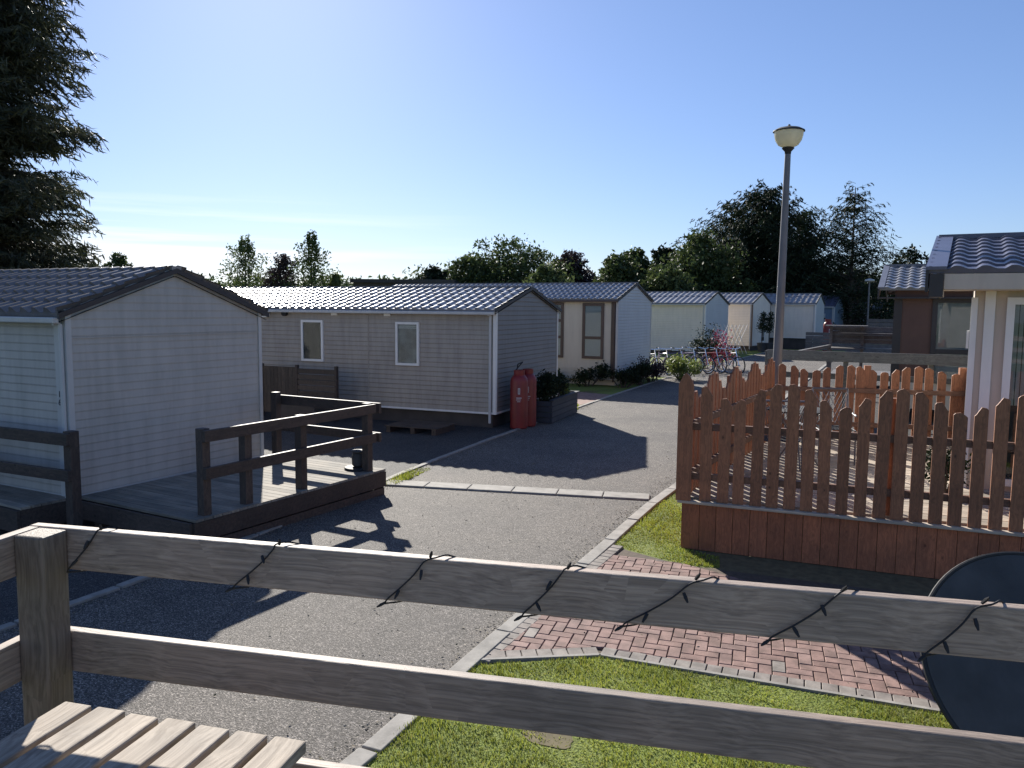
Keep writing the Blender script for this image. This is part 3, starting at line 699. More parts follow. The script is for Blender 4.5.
# ------------------------------------------------------------------ first railed deck (beside the nearest lodge)
dk = empty('timber_deck', (-6.57, 5.2, 0), 0, 'low weathered deck with dark fascia in front of the nearest lodge gable', 'deck')
b = MB()
for i in range(27): b.box(-1.95, .008, .0+i*.112, .104+i*.112, .322, .35)
for i in range(5): b.box(-12, -1.97, -.62+i*.112, -.516+i*.112, .322, .35)
b.build('deck_board', 'deck_boards', dk)
b = MB(); b.box(-.02, .012, -.02, 3.02, .12, .318); b.box(-1.95, -.02, -.055, -.02, .12, .318); b.box(-12, -1.97, -.66, -.625, .08, .318)
b.box(-2.005, -1.972, -.62, -.06, .08, .318); b.box(-.03, -.002, 0, 3.0, .0, .10); b.box(-1.95, -.03, 2.99, 3.02, .05, .318); b.build('fascia', 'dark_rail', dk)
for x, y in ((-.15, .1), (-.15, 1.5), (-.15, 2.8), (-1.7, .1), (-1.7, 2.8), (-4, -.4), (-7, -.4)):
    b = MB(); b.box(x-.05, x+.05, y-.05, y+.05, 0, .321); b.build('support_post', 'dark_post', dk)
def railing(name, label, posts, rails, mpost, mrail, post=.1, group=None, root=None):
    """posts: (x, y, z0, z1); rails: (p, q, z0, z1, thickness) all in world metres"""
    x0, y0 = posts[0][:2]
    r = empty(name, (x0, y0, 0), 0, label, 'railing', group)
    for x, y, a, c in posts:
        p = MB(); h = post/2; p.box(-h, h, -h, h, a, c); o = p.build('post', mpost, r, bevel=.006); o.location = (x-x0, y-y0, 0); o.rotation_euler.z = math.atan2(rails[0][1][1]-rails[0][0][1], rails[0][1][0]-rails[0][0][0])
    for p_, q_, a, c, t in rails:
        d = math.hypot(q_[0]-p_[0], q_[1]-p_[1]); b = MB(); b.box(0, d, -t/2, t/2, a, c); o = b.build('rail', mrail, r, bevel=.004)
        o.location = (p_[0]-x0, p_[1]-y0, 0); o.rotation_euler.z = math.atan2(q_[1]-p_[1], q_[0]-p_[0])
    return r
railing('deck_railing', 'dark timber railing along the road side of the low deck', [(-6.674, 5.40, .0, 1.25), (-6.674, 5.95, 0, 1.20), (-6.674, 6.78, 0, 1.23), (-6.674, 7.98, 0, 1.25)],
        [((-6.60, 5.35), (-6.60, 8.05), 1.115, 1.235, .044), ((-6.60, 5.35), (-6.60, 8.05), .73, .85, .044)], 'dark_post', 'dark_rail', group='dark railings of the low deck')
railing('deck_railing', 'dark timber railing across the far end of the low deck', [(-8.42, 8.08, .0, 1.28)],
        [((-8.5, 8.16), (-6.6, 8.16), 1.10, 1.235, .044), ((-8.5, 8.16), (-6.6, 8.16), .72, .84, .044)], 'dark_post', 'dark_rail', group='dark railings of the low deck')
railing('deck_railing', 'dark timber railing ending in a post at the near corner of the nearest lodge', [(-8.08, 4.88, .0, 1.17), (-9.9, 4.72, 0, 1.17)],
        [((-12.5, 4.40), (-8.0, 4.80), 1.03, 1.155, .044), ((-12.5, 4.40), (-8.0, 4.80), .65, .77, .044)], 'dark_post', 'dark_rail', post=.11, group='dark railings of the low deck')
# small black stove on a flat base at the deck corner
st = empty('portable_stove', (-6.86, 8.02, .35), 0, 'small black round object on a flat base at the far corner of the low deck', 'stove')
b = MB(); b.lathe([(.18, 0), (.19, .015), (.18, .03), (.03, .035)], 24); b.build('base_plate', 'black', st, smooth=True)
b = MB(); b.lathe([(.06, .035), (.085, .06), (.09, .17), (.07, .22), (.10, .235), (.10, .25), (.02, .26)], 20); b.build('body', 'black_matt', st, smooth=True)
b = MB(); b.tube([(.08, -.03, .12), (.13, -.05, .12)], .012, 8); b.build('knob', 'chrome', st)

# timber screen, tub and trolley against the taupe lodge
sc = empty('timber_screen', (-12.5, 12.6, 0.06), rad(7.4), 'brown timber storage screen standing before the taupe lodge', 'screen')
b = MB()
for i in range(9): b.box(-.9+i*.1, -.805+i*.1, 0, .03, .1, 1.12)
b.build('screen_panel', 'fence_brown', sc)
b = MB()
for i in range(8): b.box(.02, 1.0, -.02, .01, .15+i*.12, .255+i*.12)
b.build('side_panel', 'fence_brown', sc)
for x_ in (-.95, -.01, 1.0):
    b = MB(); b.box(x_, x_+.05, -.03, .05, 0, 1.17); b.build('post', 'dark_post', sc)
b = MB(); b.box(.06, 1.0, -.75, -.72, .0, .6); b.build('storage_box', 'skirt_dark', sc)
pl = empty('pallet', (-9.4, 12.9, 0), rad(7.4), 'low timber pallet lying in shade beside the taupe lodge', 'pallet')
b = MB()
for i in range(6): b.box(-.6, .6, -.42+i*.15, -.32+i*.15, .12, .14)
b.build('slat', 'dark_rail', pl); b = MB()
for x in (-.55, 0, .47): b.box(x, x+.09, -.42, .43, .0, .118)
b.build('bearer', 'dark_rail', pl)

# ------------------------------------------------------------------ gas cylinders
def gas(loc, label, group, h=1.22, r=.185):
    g = empty('gas_cylinder', loc, 0, label, 'gas cylinder', group)
    b = MB(); b.lathe([(r*.85, 0), (r, .03), (r, h*.80), (r*.92, h*.86), (r*.7, h*.91), (r*.3, h*.93)], 28); b.build('body', 'gas_red', g, smooth=True)
    b = MB(); b.lathe([(r*.60, h*.90), (r*.62, h*.92), (r*.62, h), (r*.56, h), (r*.56, h*.92)], 20)
    b.build('collar', 'gas_red', g, smooth=True)
    b = MB(); b.tube([(0, 0, h*.92), (0, 0, h*.99)], .025, 10).tube([(0, 0, h*.97), (.06, -.03, h*.97)], .014, 8); b.build('valve', 'steel', g)
    # pale marks printed on the shoulder of the bottle
    b = MB(); a0 = rad(-62)
    def patch(a, da, z0, z1):
        q = []
        for i in range(5):
            t = a+da*i/4; q.append((math.cos(t)*(r+.002), math.sin(t)*(r+.002)))
        for i in range(4): b.quad((*q[i], z0), (*q[i+1], z0), (*q[i+1], z1), (*q[i], z1))
    patch(a0-.12, .24, h*.60, h*.615); patch(a0-.12, .24, h*.69, h*.705); patch(a0-.12, .08, h*.61, h*.70); patch(a0+.04, .08, h*.61, h*.70)
    b.build('printed_mark', 'white_dull', g)
    for q0, q1, z0, z1 in ((-.30, .6, .53, .545), (-.30, .52, .50, .512), (-.2, .36, .47, .48)):
        b = MB(); patch(a0+q0, q1, h*z0, h*z1); b.build('printed_line', 'white_dull', g)
    return g
gas((-7.9, 14.30, 0), 'tall red gas cylinder in front of the taupe gable', 'red gas cylinders by the lodges')
gas((-7.90, 14.68, 0), 'red gas cylinder half hidden behind the nearer one beside the planter', 'red gas cylinders by the lodges')
gas((-6.95, 51.2, 0), 'far red gas cylinder at the corner of the cream lodge past the lamp post', 'red gas cylinders by the lodges', h=2.0, r=.27)
hb2 = empty('regulator_hose', (-8.0, 14.3, 0), 0, 'dark hose running from the red cylinder up the taupe wall', 'hose')
b = MB(); b.tube([(.05, -.1, 1.2), (.12, .1, 1.38), (-.1, .3, 1.32), (-.22, .45, 1.1), (-.24, .5, .5)], .012, 6); b.build('hose_line', 'black', hb2, smooth=True)

# ------------------------------------------------------------------ plants
def blob_points(centres, radii, n, r, shell=.55, flat=.8, jit=.2):
    k = r.choice(len(centres), n, p=np.array(radii)**2/np.sum(np.array(radii)**2))
    d = r.normal(size=(n, 3)); d /= np.linalg.norm(d, axis=1)[:, None]
    rr = (shell+(1-shell)*r.random(n)**.7)*(1+jit*r.normal(size=n))
    P = np.array(centres)[k]+d*(np.array(radii)[k]*rr)[:, None]*np.array([1, 1, flat]); return P
def shrub(name, loc, w, d, h, n, size, m, label, cat='shrub', group=None, stems=True, seed=1, clumps=8, rz=0, z0=0):
    r = np.random.default_rng(seed); root = empty(name, (loc[0], loc[1], z0), rz, label, cat, group)
    c = [((r.random()-.5)*w*.8, (r.random()-.5)*d*.8, h*(.35+.45*r.random())) for _ in range(clumps)]; rd = [h*(.22+.2*r.random()) for _ in c]
    P = blob_points(c, rd, n, r, .3, .9); P = P[P[:, 2] > .02]
    V, Fq = leafquads(P, size, rng_=r); npmesh('foliage', V, Fq, m, root)
    if stems:
        b = MB()
        for x, y, z in c: b.tube([(x*.3, y*.3, 0), (x*.7, y*.7, z*.5), (x, y, z)], [.02, .014, .006], 5)
        b.build('stem', 'bark', root)
    return root
def tree(name, loc, H, R, n, size, m, label, seed=1, clumps=14, trunk=.25, low=.25, shape='round', group=None, asp=.5, shell=.45, limbvis=True):
    r = np.random.default_rng(seed); root = empty(name, loc, 0, label, 'tree', group); c, rd = [], []
    for i in range(clumps):
        t = (i+.5)/clumps; z = H*(low+(1-low)*t*.92)
        if shape == 'round': prof = math.sin(math.pi*min(1, .22+.72*t))**.7
        elif shape == 'birch': prof = (1-t)**.75*.9+.12
        else: prof = 1-.6*t
        a = i*2.4+r.random(); q = R*prof*(.35+.4*r.random()); c.append((math.cos(a)*q, math.sin(a)*q, z)); rd.append(R*prof*(.42+.28*r.random()))
    c.append((0, 0, H*.93)); rd.append(R*(.15 if shape == 'birch' else .3))
    # secondary small clumps give an uneven edge
    for i in range(clumps*2):
        k = r.integers(len(c)-1-i if False else clumps); d = r.normal(size=3); d /= np.linalg.norm(d)
        p = np.array(c[k])+d*rd[k]*1.0; c.append(tuple(p)); rd.append(rd[k]*(.25+.25*r.random()))
    P = blob_points(c, rd, n, r, shell, .85)
    if shape == 'birch':
        t = r.random(n)**1.15; a = r.random(n)*2*np.pi; k_ = np.floor(t*16+a*1.3)
        edge = .6+.6*np.sin(k_*2.7)*np.sin(a*3+k_)
        q = R*(1-t)**.8*edge*np.sqrt(r.random(n))*1.15+R*.06; P = np.stack([np.cos(a)*q, np.sin(a)*q, H*(low*.6+(1-low*.6)*t)+.4*q+.2*r.normal(size=n)], 1)
    P = P[P[:, 2] > .2]
    V, Fq = leafquads(P, size, rng_=r, asp=asp); npmesh('crown', V, Fq, m, root)
    b = MB(); b.tube([(0, 0, -.1), (.03*R, 0, H*.3), (-.02*R, .02*R, H*.6), (0, 0, H*.93)], [trunk, trunk*.7, trunk*.4, trunk*.1], 8)
    for x, y, z in c[:clumps]: b.tube([(0, 0, max(.3, z-math.hypot(x, y)*.9)), (x*.5, y*.5, z-math.hypot(x, y)*.35), (x, y, z)], [trunk*.35, trunk*.2, trunk*.06], 5)
    b.build('trunk', 'bark', root, smooth=True)
    return root
def conifer(name, loc, H, R, label, seed, m='leaf_dark', whorls=34, per=7, base=.06, size=.22, twig=12, droop=.25, power=.8, open_=0, trunk=.3, sub=5, group=None, tilt=.15, rand=.25, qw=.10):
    r = np.random.default_rng(seed); root = empty(name, loc, 0, label, 'tree', group); b = MB()
    b.tube([(0, 0, -.1), (0, 0, H*.5), (0, 0, H)], [trunk, trunk*.55, .03], 8); P = []; D = []
    for i in range(whorls):
        t = base+(1-base)*(i+r.random()*.6)/whorls
        for k in range(per):
            if r.random() < open_: continue
            z = H*(t+(1-base)/whorls*r.normal()*.8); a = r.random()*2*np.pi; ln = R*(1-t)**power*(1-rand+rand*2*r.random())+.15
            if ln < .1: continue
            dx, dy = math.cos(a), math.sin(a); nseg = 7; pts = []
            for s in range(nseg+1):
                u = s/nseg; pts.append(np.array([dx*ln*u, dy*ln*u, z+ln*(tilt*u-droop*u*u+.16*u**3)]))
            b.tube([tuple(p) for p in pts[::2]], [trunk*.22*(1-t)+.012]*2+[.008]*(len(pts[::2])-2), 4, cap=False)
            nt_ = max(3, int(twig*ln/R*1.3))
            for q in range(nt_):
                u = .12+.88*(q+r.random())/nt_; j = min(int(u*nseg), nseg-1); p = pts[j]+(pts[j+1]-pts[j])*(u*nseg-j)
                side = 1 if q % 2 else -1; tl = ln*.30*(1-u*.55)*(.6+.8*r.random())+.06
                td = np.array([dx*.65-dy*side*.75, dy*.65+dx*side*.75, -.28+.2*r.normal()]); td /= np.linalg.norm(td)
                for s in range(sub):
                    v = (s+r.random())/sub; pp = p+td*tl*v; pp[2] -= .22*tl*v*v+abs(r.normal())*.05*size*2
                    P.append(pp); dd = td+.55*r.normal(size=3)+np.array([0, 0, -.35]); D.append(dd/np.linalg.norm(dd))
    P, D = np.array(P), np.array(D); n = len(P)
    s = (size*(.6+.8*r.random(n)))[:, None]; nn = r.normal(size=(n, 3)); nn -= D*(D*nn).sum(1)[:, None]; nn /= np.linalg.norm(nn, axis=1)[:, None]
    V = np.stack([P-D*s*.5, P+nn*s*qw, P+D*s*.5, P-nn*s*qw], 1).reshape(-1, 3)
    npmesh('crown', V, np.arange(4*n).reshape(-1, 4), m, root)
    b.build('trunk', 'bark', root)
    return root
conifer('conifer_tree', (-28.9, 14.4, 0), 32, 2.9, 'huge dark conifer filling the left edge behind the nearest lodge', 5, 'needle_near', whorls=100, per=20, base=.03, qw=.075, size=.32, twig=22, droop=.42, tilt=.34, trunk=.35, sub=8, rand=.36, power=.2)
conifer('conifer_tree', (-36.5, 12.0, 0), 19, 4, 'second dark conifer at the left edge behind the huge one', 6, 'needle_near', whorls=30, per=7, size=.32, twig=10, trunk=.3, sub=5)
def at(px, py, D):
    d = F+RR*((px-512)/790)+UU*((384-py)/790); return (d.x*D, d.y*D, 0)
GT = 'trees beyond the lodges'
def hz(y, D, px): return 2.5+.90*((304+.009*(px-512)+4)-y)*D/790
# left group
for i, (px, ytop, wpx, D, shp, m, lab, sd_) in enumerate([
    (84, 238, 26, 48, 'round', 'leaf_mid', 'rounded tree low beside the huge conifer at the left', 11),
    (118, 246, 34, 50, 'round', 'leaf_mid', 'small round tree peeping over the nearest lodge ridge', 12),
    (246, 236, 36, 52, 'birch', 'leaf_light', 'thin pale pointed tree left of the dark round one behind the taupe roof', 13),
    (281, 249, 42, 52, 'round', 'leaf_purple', 'dark round tree between the two thin pointed trees', 14),
    (312, 230, 30, 50, 'birch', 'leaf_mid', 'tall narrow birch like tree above the taupe roof', 15),
    (336, 268, 22, 50, 'round', 'leaf_light', 'low sunlit shrub tree right of the narrow birch', 16)]):
    x, y, _ = at(px, 300, D); H = hz(ytop, D, px)
    tree('tree', (x, y, 0), H, wpx*D/790*(.62 if shp == 'round' else 1.35), 9000 if shp == 'round' else 4600, .20, m, lab, sd_, clumps=12, trunk=.12, low=.22, shape=shp, group=GT, shell=.35)
for i, (px, ytop, wpx, D, m, lab, sd_) in enumerate([
    (434, 262, 38, 60, 'leaf_dark', 'dark low tree at the right end of the flat dark roof', 21),
    (472, 252, 62, 62, 'leaf_mid', 'spreading green tree left of the tallest rounded one over the lodge ridge', 22),
    (520, 238, 84, 64, 'leaf_mid', 'broad domed green tree above the middle of the long roofs', 23),
    (572, 246, 46, 66, 'leaf_purple', 'purple leaved tree right of the broad domed one', 24),
    (548, 262, 50, 56, 'leaf_light', 'low light green tree under the purple one', 25),
    (618, 250, 48, 60, 'leaf_mid', 'green rounded tree above the cream lodge gable', 26),
    (634, 242, 40, 64, 'leaf_mid', 'taller green tree just behind the cream lodge ridge end', 27),
    (662, 240, 36, 68, 'leaf_dark', 'dark pointed tree left of the big dark conifer', 28),
    (664, 262, 60, 56, 'leaf_mid', 'low olive green tree above the striped lodge roof', 29),
    (700, 222, 60, 60, 'leaf_mid', 'sunlit green tree against the dark conifer', 30)]):
    x, y, _ = at(px, 300, D); H = hz(ytop, D, px)
    tree('tree', (x, y, 0), H, wpx*D/790*.70, 19000, .32, m, lab, sd_, clumps=18, trunk=.2, low=.1, group=GT, shell=.25)
x, y, _ = at(760, 300, 64)
conifer('conifer_tree', (x, y, 0), hz(180, 64, 760), 5.6, 'massive dark conifer directly behind the lamp post', 31, whorls=34, per=15, size=.36, twig=20, droop=.1, tilt=.42, base=.02, power=.55, trunk=.35, sub=8, group=GT, rand=.5)
x, y, _ = at(728, 300, 68)
conifer('conifer_tree', (x, y, 0), hz(200, 68, 728), 4.6, 'dark conifer merging with the left flank of the massive one', 36, whorls=24, per=12, size=.38, twig=18, droop=.1, tilt=.6, base=.02, power=.6, rand=.55, trunk=.3, sub=5, group=GT)
x, y, _ = at(797, 300, 66)
conifer('conifer_tree', (x, y, 0), hz(205, 66, 797), 4.2, 'dark conifer between the massive one and the open branched one', 32, whorls=26, per=12, size=.36, twig=18, droop=.1, tilt=.5, base=.02, power=.65, rand=.5, group=GT)
x, y, _ = at(850, 300, 60)
conifer('conifer_tree', (x, y, 0), hz(176, 60, 850), 4.3, 'tall open branched conifer with sky showing through right of the lamp post', 33, whorls=30, per=11, size=.30, twig=16, droop=.25, tilt=.35, base=.04, open_=.1, power=.55, trunk=.2, sub=5, group=GT, rand=.35)
for px, yt, w_, D, lab, sd_ in ((908, 240, 60, 66, 'rounded dark tree above the brown lodge roof', 41), (845, 262, 80, 70, 'low dark tree filling the gap under the open conifer', 42), (790, 262, 90, 72, 'low dark tree under the massive conifer', 43), (715, 262, 70, 72, 'low dark tree at the foot of the sunlit green one', 44)):
    x, y, _ = at(px, 300, D); tree('tree', (x, y, 0), hz(yt, D, px), w_*D/790*.56, 7500, .32, 'leaf_dark', lab, sd_, clumps=14, low=.05, group=GT, shell=.2)
# distant hedge and wood that reads as one mass
r_ = np.random.default_rng(9); Cn, Rd = [], []
for i in range(150):
    px = -250+i*11+r_.random()*8; D = 84+r_.random()*14
    if px < 330: top = 276 
    elif px < 420: top = 270
    elif px < 640: top = 262
    else: top = 262
    x, y, _ = at(px, 300, D); H = hz(top, D, px)*(.75+.3*r_.random())
    for z in (H*.2, H*.5, H*.8): Cn.append((x, y, z)); Rd.append(1.5+r_.random()*.8)
P = blob_points(Cn, Rd, 120000, r_, .2, .9, .07); V, Fq = leafquads(P[P[:, 2] > 0], .5, rng_=r_)
tag(npmesh('far_woodland', V, Fq, 'leaf_mid'), 'distant belt of hedge and woodland behind the whole park', 'woodland', kind='stuff')
# dark flat roofed building
x, y, _ = at(452, 300, 56); fb = empty('flat_roof_building', (x, y, 0), rad(29), 'long low dark flat roofed building beyond the taupe roof', 'building')
b = MB(); b.box(-7, 0, 0, 4, 0, 4.2); b.build('wall', 'skirt_dark', fb); b = MB(); b.box(-7.2, .2, -.2, 4.2, 4.2, 4.45); b.build('roof', 'trim_dark', fb)

# planter and beds
pt = empty('planter_box', (-7.99, 15.15, 0), rad(9), 'long dark timber planter filled with plants against the taupe gable', 'planter')
b = MB()
for i in range(4): b.box(.38, .41, 0, 2.02, .02+i*.12, .13+i*.12)
for i in range(4): b.box(-.02, .379, -.03, 0, .02+i*.12, .13+i*.12); b.box(-.02, .379, 2.02, 2.05, .02+i*.12, .13+i*.12)
b.build('side_board', 'planter', pt)
b = MB(); b.box(.36, .45, -.04, 2.06, .505, .53); b.box(-.02, .36, 2.0, 2.06, .505, .53); b.build('rim', 'planter', pt)
b = MB(); b.box(-.02, .375, .0, 2.015, .3, .42); b.build('soil', 'soil', pt)
shrub('leafy_plant', (-7.95, 15.55), .5, .7, .62, 3000, .07, 'leaf_dark', 'dark bushy plant at the near end of the planter', group='plants in the dark planter', seed=51, z0=.42, clumps=9)
shrub('leafy_plant', (-8.02, 16.15), .4, .6, .62, 2200, .07, 'leaf_dark', 'dark bushy plant in the middle of the planter', group='plants in the dark planter', seed=52, z0=.42, clumps=8)
shrub('leafy_plant', (-8.08, 16.75), .3, .35, .3, 500, .06, 'leaf_bright', 'small pale leaved plant catching sun at the far end of the planter', group='plants in the dark planter', seed=53, z0=.42, clumps=5)
for i, (x, y, w_, h_, m, lab) in enumerate([(-10.4, 23.4, 1.0, .75, 'leaf_dark', 'dark low shrub below the tall brown framed window'), (-9.25, 23.6, .9, .6, 'leaf_dark', 'dark low shrub at the near corner of the cream lodge'),
        (-9.1, 24.7, .9, .7, 'leaf_dark', 'dark shrub against the near half of the pale gable'), (-9.15, 25.9, .9, .85, 'leaf_purple', 'purplish shrub against the far half of the pale gable'), (-11.6, 23.2, .6, .6, 'leaf_mid', 'small green shrub beyond the planter by the cream wall')]):
    shrub('shrub', (x, y), w_, .8, h_, 1500, .09, m, lab, group='shrubs around the cream lodge', seed=60+i, clumps=9)
shrub('bush', (-8.55, 27.45), 1.4, 1.1, .82, 3600, .085, 'leaf_bright', 'rounded yellow green bush catching the sun in front of the bicycles', seed=71, clumps=12)
shrub('shrub', (-9.4, 33.3), .9, .7, 1.7, 1800, .10, 'leaf_dark', 'upright dark green shrub beside the red one', seed=72, clumps=9)
shrub('red_shrub', (-8.95, 33.9), .5, .5, 1.6, 1500, .09, 'leaf_red', 'bright red leaved shrub behind the bicycles', seed=73, clumps=8)
# potted trees by the fifth lodge
for i, (px, lab) in enumerate(((761.5, 'left one of two dark potted trees by the cream gable window'), (768.5, 'right one of two dark potted trees by the cream gable window'))):
    x, y, _ = at(px, 350, 47.5); t = empty('potted_tree', (x, y, 0), 0, lab, 'potted tree', 'potted trees by the gable')
    b = MB(); b.lathe([(.2, 0), (.28, .5), (.3, .55), (.24, .55)], 14); b.build('pot', 'black_matt', t, smooth=True)
    b = MB(); b.tube([(0, 0, .5), (0, 0, 1.3)], .03, 6); b.build('stem', 'bark', t)
    r2 = np.random.default_rng(80+i); P = blob_points([(0, 0, 1.5), (0, 0, 1.95), (.05, 0, 2.25)], [.34, .3, .2], 900, r2, .3, 1); V, Fq = leafquads(P, .10, rng_=r2); npmesh('foliage', V, Fq, 'leaf_dark', t)
# trellis leaning beside the bikes
tr = empty('trellis', (-8.35, 33.0, 0), rad(30), 'pale diamond trellis leaning beside the red shrub', 'trellis'); b = MB()
for i in range(6):
    b.bar((i*.16, 0, .7), (i*.16-.5, .0, 1.9), .02, .015); b.bar((-.5+i*.16, .017, .7), (i*.16, .017, 1.9), .02, .015)
b.build('lattice', 'clad_pale', tr)

# ------------------------------------------------------------------ bicycles
def ring(c, r, w, n=28):
    return [(c[0]+r*math.cos(2*math.pi*i/n), c[1], c[2]+r*math.sin(2*math.pi*i/n)) for i in range(n+1)]
def bicycle(loc, rz, paint, label):
    o = empty('bicycle', loc, rz, label, 'bicycle', 'bicycles parked in a row')
    bb, seat, head, fork, rear = (0, 0, .30), (-.12, 0, .85), (.42, 0, .82), (.58, 0, .34), (-.44, 0, .34)
    b = MB(); b.tube([bb, seat], .018, 6).tube([bb, (.44, 0, .74)], .02, 6).tube([(-.1, 0, .78), head], .018, 6).tube([rear, (-.1, 0, .76)], .011, 6).tube([rear, bb], .011, 6)
    b.build('frame', paint, o, smooth=True)
    b = MB(); b.tube([(.40, 0, .90), (.46, 0, .70), fork], [.018, .018, .012], 6); b.build('fork', 'chrome', o, smooth=True)
    for c in (rear, fork):
        w = MB(); w.tube(ring(c, .33, .02), .022, 6, False); wo = w.build('wheel', 'black', o, smooth=True)
        s = MB(); s.tube(ring(c, .30, .01), .010, 5, False); s.tube([(c[0], -.04, c[2]), (c[0], .04, c[2])], .025, 8)
        for i in range(14):
            a = i*math.pi/7; s.tube([c, (c[0]+.3*math.cos(a), c[1], c[2]+.3*math.sin(a))], .0025, 3, False)
        s.build('rim', 'chrome', wo, smooth=True)
    b = MB(); b.tube([(.38, 0, .98), (.40, 0, .88)], .014, 6).tube([(.30, -.30, 1.02), (.38, -.18, 1.0), (.39, 0, .98), (.38, .18, 1.0), (.30, .30, 1.02)], .013, 6); hb_ = b.build('handlebar', 'chrome', o, smooth=True)
    b = MB(); b.tube([(.30, -.30, 1.02), (.21, -.33, 1.03)], .018, 6).tube([(.30, .30, 1.02), (.21, .33, 1.03)], .018, 6); b.build('grip', 'black', hb_)
    b = MB(); b.prism([(-.27, -.07), (-.22, -.08), (-.08, -.03), (.0, -.015), (.0, .015), (-.08, .03), (-.22, .08), (-.27, .07)], .87, .92); b.build('saddle', 'black', o, bevel=.01)
    b = MB(); b.tube([(0, -.06, .30), (.12, -.07, .18)], .01, 5).tube([(0, .06, .30), (-.12, .07, .42)], .01, 5).box(.08, .17, -.14, -.07, .165, .185).box(-.17, -.08, .07, .14, .41, .43).lathe([(.09, 0), (.09, .004)], 4, (9, 9, -9))
    b.v = b.v[:-8]; b.f = b.f[:-6]
    b.build('crank', 'steel', o)
    return o
pc = ['bike_paint_a', 'bike_paint_b', 'bike_paint_a', 'bike_paint_b', 'bike_paint_a', 'bike_paint_c', 'bike_paint_c', 'bike_paint_a']
pos = [(648, 30.2), (660, 30.6), (672, 31), (684, 31.2), (697, 31.4), (707, 31.5), (717, 31.6), (729, 31.4)]
names = ['dark blue bicycle at the left end of the row beside the pale gable', 'lilac bicycle second from the left end of the row', 'dark blue bicycle above the yellow green bush', 'lilac bicycle just right of the yellow green bush',
         'dark blue bicycle in the middle of the row right of the lilac one', 'dark red bicycle sixth along the row from the pale gable', 'dark red bicycle right before the last blue one', 'dark blue bicycle at the right end of the row by the trellis']
for i, ((px, D), p_, lab) in enumerate(zip(pos, pc, names)):
    x, y, _ = at(px, 360, D); bk = bicycle((x, y, .004), rad(random.uniform(-40, -5)), p_, lab)
    bk.rotation_euler.x = rad(random.uniform(-6, 6))

# ------------------------------------------------------------------ lamp posts
lp = empty('street_lamp', (-2.50, 12.95, -.06), 0, 'tall steel lamp post with upturned cream globe and dark cap behind the picket fence', 'street lamp')
lp.rotation_euler = (0, rad(.5), 0)
b = MB(); b.tube([(0, 0, 0), (0, 0, 1.1), (0, 0, 1.16), (0, 0, 5.02)], [.088, .088, .078, .044], 20); b.build('column', 'steel', lp, smooth=True)
b = MB(); b.box(-.04, .04, -.095, -.078, .45, .85); b.build('access_panel', 'steel', lp)
b = MB(); b.lathe([(.045, 4.96), (.05, 5.0), (.095, 5.05), (.08, 5.065)], 24); b.build('collar', 'black', lp, smooth=True)
b = MB(); b.lathe([(.085, 5.066), (.15, 5.10), (.195, 5.17), (.215, 5.25), (.215, 5.30)], 36); b.build('globe', 'globe', lp, smooth=True)
b = MB(); b.lathe([(.215, 5.301), (.238, 5.30), (.235, 5.315), (.17, 5.35), (.06, 5.375), (.02, 5.39), (.015, 5.41)], 36); b.build('cap', 'black', lp, smooth=True)
x, y, _ = at(866, 350, 52); l9 = empty('street_lamp', (x, y, 0), 0, 'distant thin lamp post with small flat head before the far lodges', 'street lamp')
b = MB(); b.tube([(0, 0, 0), (0, 0, 4.4)], [.07, .045], 8); b.build('column', 'steel', l9); b = MB(); b.lathe([(.12, 4.38), (.30, 4.46), (.30, 4.55), (.05, 4.62)], 12); b.build('lamp_head', 'white_dull', l9)

# ------------------------------------------------------------------ stained terrace with picket fences
UX, UY = math.cos(rad(7.4)), math.sin(rad(7.4))
T = empty('stained_terrace', (-2.41, 7.95, 0), rad(7.4), 'reddish brown boarded terrace platform under the picket fence', 'deck')
b = MB(); i = 0; x = 0
while x < 6.5: b.box(x, x+.163, -.0-.022, 0, .01, .498+random.uniform(-.004, .004)); x += .168
b.build('front_skirt', 'skirt_stain', T)
b = MB(); y = .0
while y < 5.0: b.box(-.022, 0, y+.002, y+.165, .01, .498); y += .168
b.build('side_skirt', 'skirt_stain', T)
b = MB(); b.box(-.06, 6.5, -.075, .03, .50, .528); b.box(-.06, .03, .03, 5.1, .50, .528); b.build('edge_capping', 'terrace_boards', T, bevel=.005)
b = MB(); y = .04
while y < 5.05: b.box(.04, 6.5, y, y+.112, .524, .55+random.uniform(-.0015, .0015)); y += .12
b.build('deck_board', 'terrace_boards', T)
def pt_(s, n): return (-2.41+UX*s-UY*n, 7.95+UY*s+UX*n)
